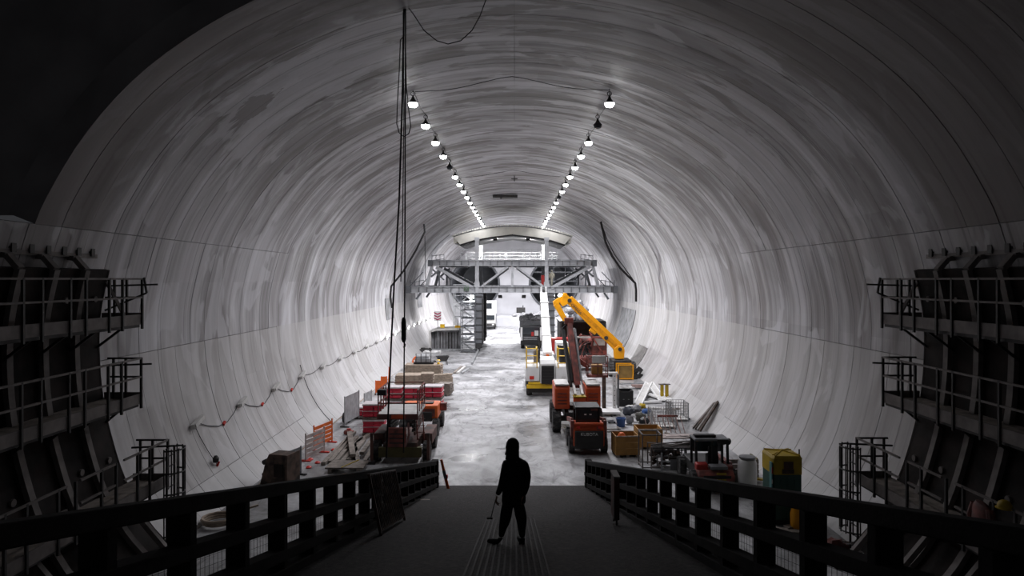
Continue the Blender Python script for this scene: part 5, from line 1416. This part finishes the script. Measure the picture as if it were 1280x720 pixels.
cols_ = [(764,529,.28,.16,.12,GREYP,'flat grey sack at the left edge of the debris'), (773,533,.2,.2,.2,WRAP,'small crumpled white sheet by the blue tub'),
 (785,520,.42,.32,.34,mat('dark_blue_grey',(.06,.07,.09),.6),'dark blue-grey bag behind the blue tub'), (796,516,.38,.3,.3,GREYP,'grey rubbish bag in the middle of the debris'),
 (800,527,.36,.3,.32,mat('olive_grey',(.10,.10,.085),.7),'olive grey bag right of the blue tub'), (788,531,.28,.24,.3,GREYP,'grey tub-shaped bag next to the blue tub'),
 (806,533,.3,.24,.3,BLACKP,'black bag at the right end of the debris'), (790,513,.45,.25,.2,OFFW,'white folded sheet on top of the debris'), (808,518,.3,.22,.22,BLUEP,'blue bag beside the wire cage'),(803,511,.32,.22,.2,YTOP,'yellow bag behind the debris bags')]
for (px,py,a,b,c,m,lab) in cols_:
    q = MB().blob((0,0,c*.9), (a*.85,b*.85,c*.75), 9, 6, .3, rnd); tag(q.build('rubbish_bag', m, None, 0, fl(px,py)), lab, 'bag')
t = thing('blue_tub', 'blue plastic tub among the bags on the right', 'tub', fl(776,533))
MB().lathe([(.22,0),(.26,.42),(.29,.44),(.29,.47),(.24,.47),(.2,.05)], n=16).build('shell', BLUEP, t); MB().tube([(.25*math.cos(PI*k/8),0,.45+.12*math.sin(PI*k/8)) for k in range(9)], .012, 4).build('handle', STEEL_G, t)
for k in range(18):
    px, py = rnd.uniform(762,860), rnd.uniform(505,545)
    q = MB().box((0,0,.04), (rnd.uniform(.3,.9),.1,.07), rotz(rnd.uniform(0,3)))
    tag(q.build('offcut', [TIMBG,OFFW,STEEL_D][k%3], None, 0, fl(px,py)), 'small offcut scattered on the floor among the right-hand debris', 'offcut', 'offcuts scattered among the right debris')
for k, (px, py, l_, w_, a_, m_, lab) in enumerate(((770,512,1.3,.5,.2,OFFW,'flat pale panel on the floor between the portal frame and the black bin'), (800,497,1.6,.25,.5,WHITE,'white channel lying left under the truss halves'),
        (818,511,1.2,.5,-.3,OFFW,'pale sheet lying under the right truss half'), (842,512,1.0,.4,.4,TIMBG,'grey board lying behind the farther wire cage'), (790,480,1.9,.2,.15,STEEL_G,'long grey channel lying beyond the black bin'),
        (780,545,.9,.3,-.5,TIMBG,'weathered board lying in front of the bags'), (848,546,2.0,.9,.05,mat('pinkish_slab',(.42,.36,.34),.8),'pinkish flat slab in front of the slanted bars'), (862,548,1.5,.15,-.6,STEEL_D,'dark rod on the floor left of the leaning beams'))):
    q = MB().box((0,0,.03), (l_,w_,.06), rotz(a_)); q.box((0,0,.075), (l_*.7,w_*.35,.03), rotz(a_+.1))
    tag(q.build('loose_board', m_, None, .008, fl(px,py)), lab, 'board')
# long beams leaning on the right wall
for k in range(4):
    a = fl(866+k*3, 536+k*1.2); zt = 1.2+.06*k; b = Vector((half_width(zt)-.12, a.y+1.0+.1*k, zt))
    q = MB().ibeam((0,0,.05), b-a, .1, .12, .02)
    tag(q.build('steel_beam', RUST if k % 2 else RIBSTEEL, None, 0, a), '%s steel beam of the bunch leaning on the right wall' % ['nearest','second','third','farthest'][3-k], 'beam', 'beams leaning on the right wall')
t = thing('yellow_cage', 'amber mesh-sided cage by the foot of the amber crane', 'cage', fl(782,475))
for x in (-.6,.6):
    for y in (0,1): MB().beam((x,y,0), (x,y,1.25), .08, .08, (0,1,0)).build('post', YELB, t)
for z in (.1,1.22):
    for y in (0,1): MB().beam((-.6,y,z), (.6,y,z), .07, .07).build('rail', YELB, t)
MB().box((0,.06,.66), (1.1,.03,1.05)).build('panel', mat('brown_mesh_panel',(.25,.15,.04),.7), t); MB().box((0,.5,.12), (1.1,.9,.05)).build('base', CRATE, t)
b = MB(); t = thing('scrap_heap', 'dark tangle of scrap right of the amber cage', 'scrap', fl(793,473))
for k in range(22): b.box((rnd.uniform(-.6,.6),rnd.uniform(-.5,.5),rnd.uniform(.1,.9-.5*abs(k%3-1))), (rnd.uniform(.1,.5),.1,rnd.uniform(.1,.4)), roty(rnd.uniform(0,3)))
tag(b.build('scrap', STEEL_D, t), kind='stuff')
# membrane sheets on the right wall
def wall_sheet(d0, d1, h0, h1, side, label, m, off=.06, skew=0):
    hs = [h0+(h1-h0)*k/10 for k in range(11)]; q = MB(); n = 11
    for o_ in (off, off-.03):
        for dd in (d0, d1): q.v += [(side*(half_width(h)-o_), dd+skew*(h-h0), h) for h in hs]
    for base in (0, 22): q.f += [(base+k, base+k+1, base+11+k+1, base+11+k) for k in range(10)]
    q.f += [(k,k+1,22+k+1,22+k) for k in range(10)] + [(11+k,11+k+1,33+k+1,33+k) for k in range(10)] + [(0,11,33,22),(10,21,43,32)]
    return tag(q.build('wall_membrane', m), label, 'membrane')
wall_sheet(70, 79, 1.2, 5.0, 1, 'grey membrane sheet on the right wall below the hanging hose', TARP)
wall_sheet(60, 64, .3, 2.1, 1, 'brown-grey panel strip at the foot of the right wall', mat('taupe_sheet',(.2,.19,.18),.6))
wall_sheet(66, 70, 4.2, 6.3, -1, 'grey membrane sheet on the left wall behind the hoist ropes', TARP)
wall_sheet(88, 92, 4.5, 14.0, -1, 'dark curved membrane strip up the left vault above the gantry', TARP)
# white wrapped drum and planks by the telehandler
t = thing('wrapped_drum', 'drum in white plastic film right of the telehandler', 'drum', fl(934,616))
MB().lathe([(.28,.08),(.34,.15),(.36,.5),(.35,.85),(.3,.95),(.1,.97)], n=18).build('drum', WHITE, t); MB().lathe([(.1,.97),(.3,.98),(.31,1.03),(.1,1.05)], n=16).build('lid', GREYP, t); MB().lathe([(.38,0),(.4,.06),(.3,.1)], n=16).build('base', BLACKP, t); t.scale = (1,1,1.35)
t = thing('timber_box', 'brown timber box behind the wrapped drum', 'box', fl(925,600))
for k in range(4): MB().box((0,0,.15+k*.2), (1.5,.06,.17)).build('board', TIMBG, t)
for x in (-.7,.7): MB().box((x,.4,.45), (.06,.8,.85)).build('end_board', mat('khaki_board',(.2,.18,.1),.8), t)
tag(MB().beam((0,0,.1), (1.2,-1.2,.25), .22, .06).build('yellow_plank', YTOP, None, 0, fl(934,600)), 'yellow plank sloping down beside the wrapped drum', 'plank')
for k, (px,py,l) in enumerate(((985,664,1.4),(992,668,1.6),(978,672,1.3),(1000,660,1.1))):
    tag(MB().box((0,0,.04+.05*(k%2)), (l,.25,.05), rotz(.2*k-.3)).build('plank', TIMBG, None, 0, fl(px,py)), '%s plank on the floor in front of the portable toilet' % ['left','middle','nearest','right'][k], 'plank')
t = thing('yellow_sack', 'yellow-orange sack leaning at the right of the toilet door', 'sack', fl(996,662))
q = MB().lathe([(.12,0),(.2,.1),(.21,.5),(.16,.72),(.05,.8)], n=12); q.build('bag', YELB, t); MB().lathe([(.06,.78),(.1,.84),(.02,.86)], n=8).build('tie', YELB, t)
for k in range(16):
    a = fl(1026+rnd.uniform(0,26), 690+rnd.uniform(-12,14)); ang = rnd.uniform(-.9,-.2)
    q = MB().cyl((0,0,.06+.03*(k%4)), (rnd.uniform(.5,1.0)*math.cos(ang), -rnd.uniform(.8,1.6)*math.sin(ang)*-1, .06+rnd.uniform(0,.35)), .022, n=6)
    tag(q.build('rebar', RIBSTEEL if k % 3 else RUST, None, 0, a), 'loose steel bar in the tangle of rods at the foot of the right wall', 'bar', 'rods at the foot of the right wall')
t = thing('red_tarp', 'crumpled dark red tarp behind the right fence among the rods', 'tarp', fl(1042,690))
MB().blob((0,0,.18), (.4,.3,.22), 12, 7, .2, rnd).build('sheet', REDD, t)
t = thing('orange_pipe_coil', 'coiled ochre hose behind the left fence', 'hose', fl(275,655))
MB().tube([((.5+.03*(k//12))*math.cos(2*PI*k/12), (.5+.03*(k//12))*math.sin(2*PI*k/12), .05+.07*(k/12)) for k in range(40)], .045, 6).build('coil', TIMB, t); MB().beam((-.3,.4,.05),(.9,1.0,.3),.06,.06).build('tail', TIMB, t)

# ================================================================== THE HOODED PERSON ON THE RAMP
def skin_mesh(name, joints, edges, root, m, sub=2):
    bm = bmesh.new(); ly = bm.verts.layers.skin.verify()
    vs = {}
    for k, (co, r) in joints.items():
        v = bm.verts.new(co); r = r if isinstance(r, tuple) else (r, r); v[ly].radius = r; vs[k] = v
        v[ly].use_root = (k == root)
    for a, b in edges: bm.edges.new((vs[a], vs[b]))
    me = bpy.data.meshes.new(name); bm.to_mesh(me); bm.free()
    o = bpy.data.objects.new(name, me); COL.objects.link(o)
    sk = o.modifiers.new('skin', 'SKIN'); sk.use_smooth_shade = True; sk.branch_smoothing = .6
    ss = o.modifiers.new('sub', 'SUBSURF'); ss.levels = sub; ss.render_levels = sub
    dg = bpy.context.evaluated_depsgraph_get(); dg.update()
    m2 = bpy.data.meshes.new_from_object(o.evaluated_get(dg)); bpy.data.objects.remove(o); bpy.data.meshes.remove(me)
    m2.name = name
    for p in m2.polygons: p.use_smooth = True
    m2.materials.clear(); m2.materials.append(m); return m2
PD = 11.75
pr = thing('person', 'person in dark hooded jacket walking down the ramp, seen from behind', 'person', (at(640,0,PD).x, PD, rz(PD)))
s = PD/F
def H(px, py, dy=0.0): return Vector(((px-640)*s, dy, (681.5-py)*s))
J = {'pelvis': (H(640,624), (.155,.12)), 'waist': (H(641,608,.01), (.165,.125)), 'chest': (H(643,590,.02), (.19,.135)), 'sh': (H(643.5,578,.02), (.15,.105)),
     'neck': (H(641.5,572,.0), .085), 'head1': (H(640,564,-.01), .095), 'head2': (H(639.5,556.5,-.01), (.105,.115)), 'head3': (H(640,551.5,0), .075),
     'ls': (H(633,581,.02), .095), 'le': (H(629.5,600,.05), .076), 'le2': (H(626,611,.03), .062), 'lw': (H(621.5,620,-.02), .045),
     'rs': (H(655.5,582,.02), .1), 're': (H(658.6,599,.06), .085), 're2': (H(658,610,.02), .06), 'rw': (H(654.5,619,-.06), .045),
     'lh': (H(635,631,0), .13), 'lk': (H(631,652,-.06), .1), 'lk2': (H(628.5,660,.0), .075), 'la': (H(626,674,.06), .052),
     'rh': (H(648,631,0), .13), 'rk': (H(652.5,652,-.03), .1), 'rk2': (H(652,660,-.02), .075), 'ra': (H(653,674,.03), .052)}
E = [('pelvis','waist'),('waist','chest'),('chest','sh'),('sh','neck'),('neck','head1'),('head1','head2'),('head2','head3'),
     ('sh','ls'),('ls','le'),('le','le2'),('le2','lw'),('sh','rs'),('rs','re'),('re','re2'),('re2','rw'),
     ('pelvis','lh'),('lh','lk'),('lk','lk2'),('lk2','la'),('pelvis','rh'),('rh','rk'),('rk','rk2'),('rk2','ra')]
place('body', skin_mesh('body', J, E, 'pelvis', CLOTH), pr)
# jacket shell with hem, hood with peak, shoes, hands, face
jk = MB(); prof = [(575.5,8,.07),(577.5,14.0,.115),(583,16.2,.14),(594,16.2,.145),(606,14.2,.14),(618,14.6,.145),(627,15.2,.15),(629.5,14.8,.148)]
n = 24; vs = []
for (py, hw, dp) in prof:
    c = H(643.2-(py-578)*.02, py, .015)
    vs += [c + Vector((hw*s*math.copysign(abs(math.cos(2*PI*k/n))**.8, math.cos(2*PI*k/n)), dp*math.sin(2*PI*k/n), .004*math.sin(5*k+py))) for k in range(n)]
jk.add(vs, [(i*n+k, i*n+(k+1)%n, (i+1)*n+(k+1)%n, (i+1)*n+k) for i in range(len(prof)-1) for k in range(n)] + [tuple(range(n)), tuple(range((len(prof)-1)*n, len(prof)*n))])
jk.build('jacket', CLOTH, pr)
hd = MB(); prof = [(575,9.0,.11),(571,8.4,.125),(565,8.3,.13),(560,8.6,.135),(555,8.0,.13),(551.5,6.0,.105),(549.6,3.4,.06),(549,.6,.01)]
vs = []
for (py, hw, dp) in prof:
    c = H(640.6, py, .02); c.x += (.004 if py < 560 else 0)
    vs += [c + Vector((hw*s*math.cos(2*PI*k/n), dp*math.sin(2*PI*k/n), 0)) for k in range(n)]
hd.add(vs, [(i*n+k, i*n+(k+1)%n, (i+1)*n+(k+1)%n, (i+1)*n+k) for i in range(len(prof)-1) for k in range(n)] + [tuple(range(n)), tuple(range((len(prof)-1)*n, len(prof)*n))])
hd.build('hood', CLOTH, pr)
# face looks down-left, away from the camera: peak, face, nose under the hood rim
MB().prism([(H(633.5,562).x,H(0,562).z),(H(631,571).x,H(0,570.5).z),(H(634.5,569).x,H(0,568).z),(H(637,560).x,H(0,560).z)], .0, .14).build('peak', CLOTH, pr)
fc = MB().blob(H(639.2,562,.1), (.075,.07,.11), 12, 9).blob(H(637.5,563,.175), (.017,.022,.03), 8, 6)
fc = fc.build('face', SKIN, pr)
for dx in (-2.6, 1.6): MB().blob(H(638.6+dx,560.3,.165), (.012,.01,.009), 8, 6).build('eye', OFFW, fc)
MB().blob(H(638.2,566.5,.165), (.025,.012,.007), 8, 6).build('mouth', REDD, fc)
for nm, a, toe, py in (('shoe', H(625.5,677,.03), Vector((-.2,.1,0)), 0), ('shoe', H(653,677,.0), Vector((-.05,.24,0)), 0)):
    drop = -SL*(a.y+.1)
    b0_ = Vector((a.x, a.y-.06, 0)); 
    JJ = {'h': (b0_+Vector((0,0,.06)), (.05,.055)), 'm': (b0_+toe*.55+Vector((0,0,.055)), (.055,.05)), 't': (b0_+toe*1.15+Vector((0,0,.045)), (.048,.036)), 'a': (b0_+Vector((.0,.03,.13)), .055)}
    so = place('shoe', skin_mesh('shoe', JJ, [('h','m'),('m','t'),('h','a')], 'h', CLOTH, 2), pr)
    so.location.z = -SL*(b0_.y+.1)+.005
def hand(w, d, out, curl, name):
    """palm and five bent fingers from wrist w along direction d"""
    d = d.normalized(); sd = out.normalized(); nn = d.cross(sd).normalized()
    JJ = {'w': (w, (.026,.02)), 'p1': (w+d*.045, (.036,.018)), 'p2': (w+d*.085, (.036,.016))}; EE = [('w','p1'),('p1','p2')]
    for k in range(4):
        o_ = sd*(-.03+.02*k); L_ = (.062,.075,.07,.055)[k]; b_ = w+d*.088+o_
        JJ['a%d'%k] = (b_, .0095); JJ['b%d'%k] = (b_+d*L_*.45+nn*.006, .009); JJ['c%d'%k] = (b_+d*L_*.75+nn*(.012+.03*curl), .0085); JJ['d%d'%k] = (b_+d*L_*.85+nn*(.02+.06*curl), .0075)
        EE += [('p2','a%d'%k),('a%d'%k,'b%d'%k),('b%d'%k,'c%d'%k),('c%d'%k,'d%d'%k)]
    JJ['t0'] = (w+d*.035-sd*.035, .012); JJ['t1'] = (w+d*.07-sd*.055+nn*.012, .011); JJ['t2'] = (w+d*.095-sd*.052+nn*.025, .009)
    EE += [('p1','t0'),('t0','t1'),('t1','t2')]
    return place(name, skin_mesh(name, JJ, EE, 'w', SKIN, 2), pr)
hand(J['lw'][0]+Vector((0,-.0,.0)), Vector((-.22,-.05,-1)), Vector((.2,1,0)), .8, 'hand')
hand(J['rw'][0], Vector((-.5,-.15,-1)), Vector((.3,1,0)), .6, 'hand')
st = thing('measuring_rod', 'thin rod with a small foot held in the left hand of the person', 'rod', pr.location + H(613.5,650,.05))
MB().cyl((0,0,0), H(619.5,625,-.02)-H(613.5,650,.05), .006, n=6).build('rod', BARM, st); MB().box((-.02,0,0),(.1,.05,.025)).build('foot', BARM, st)
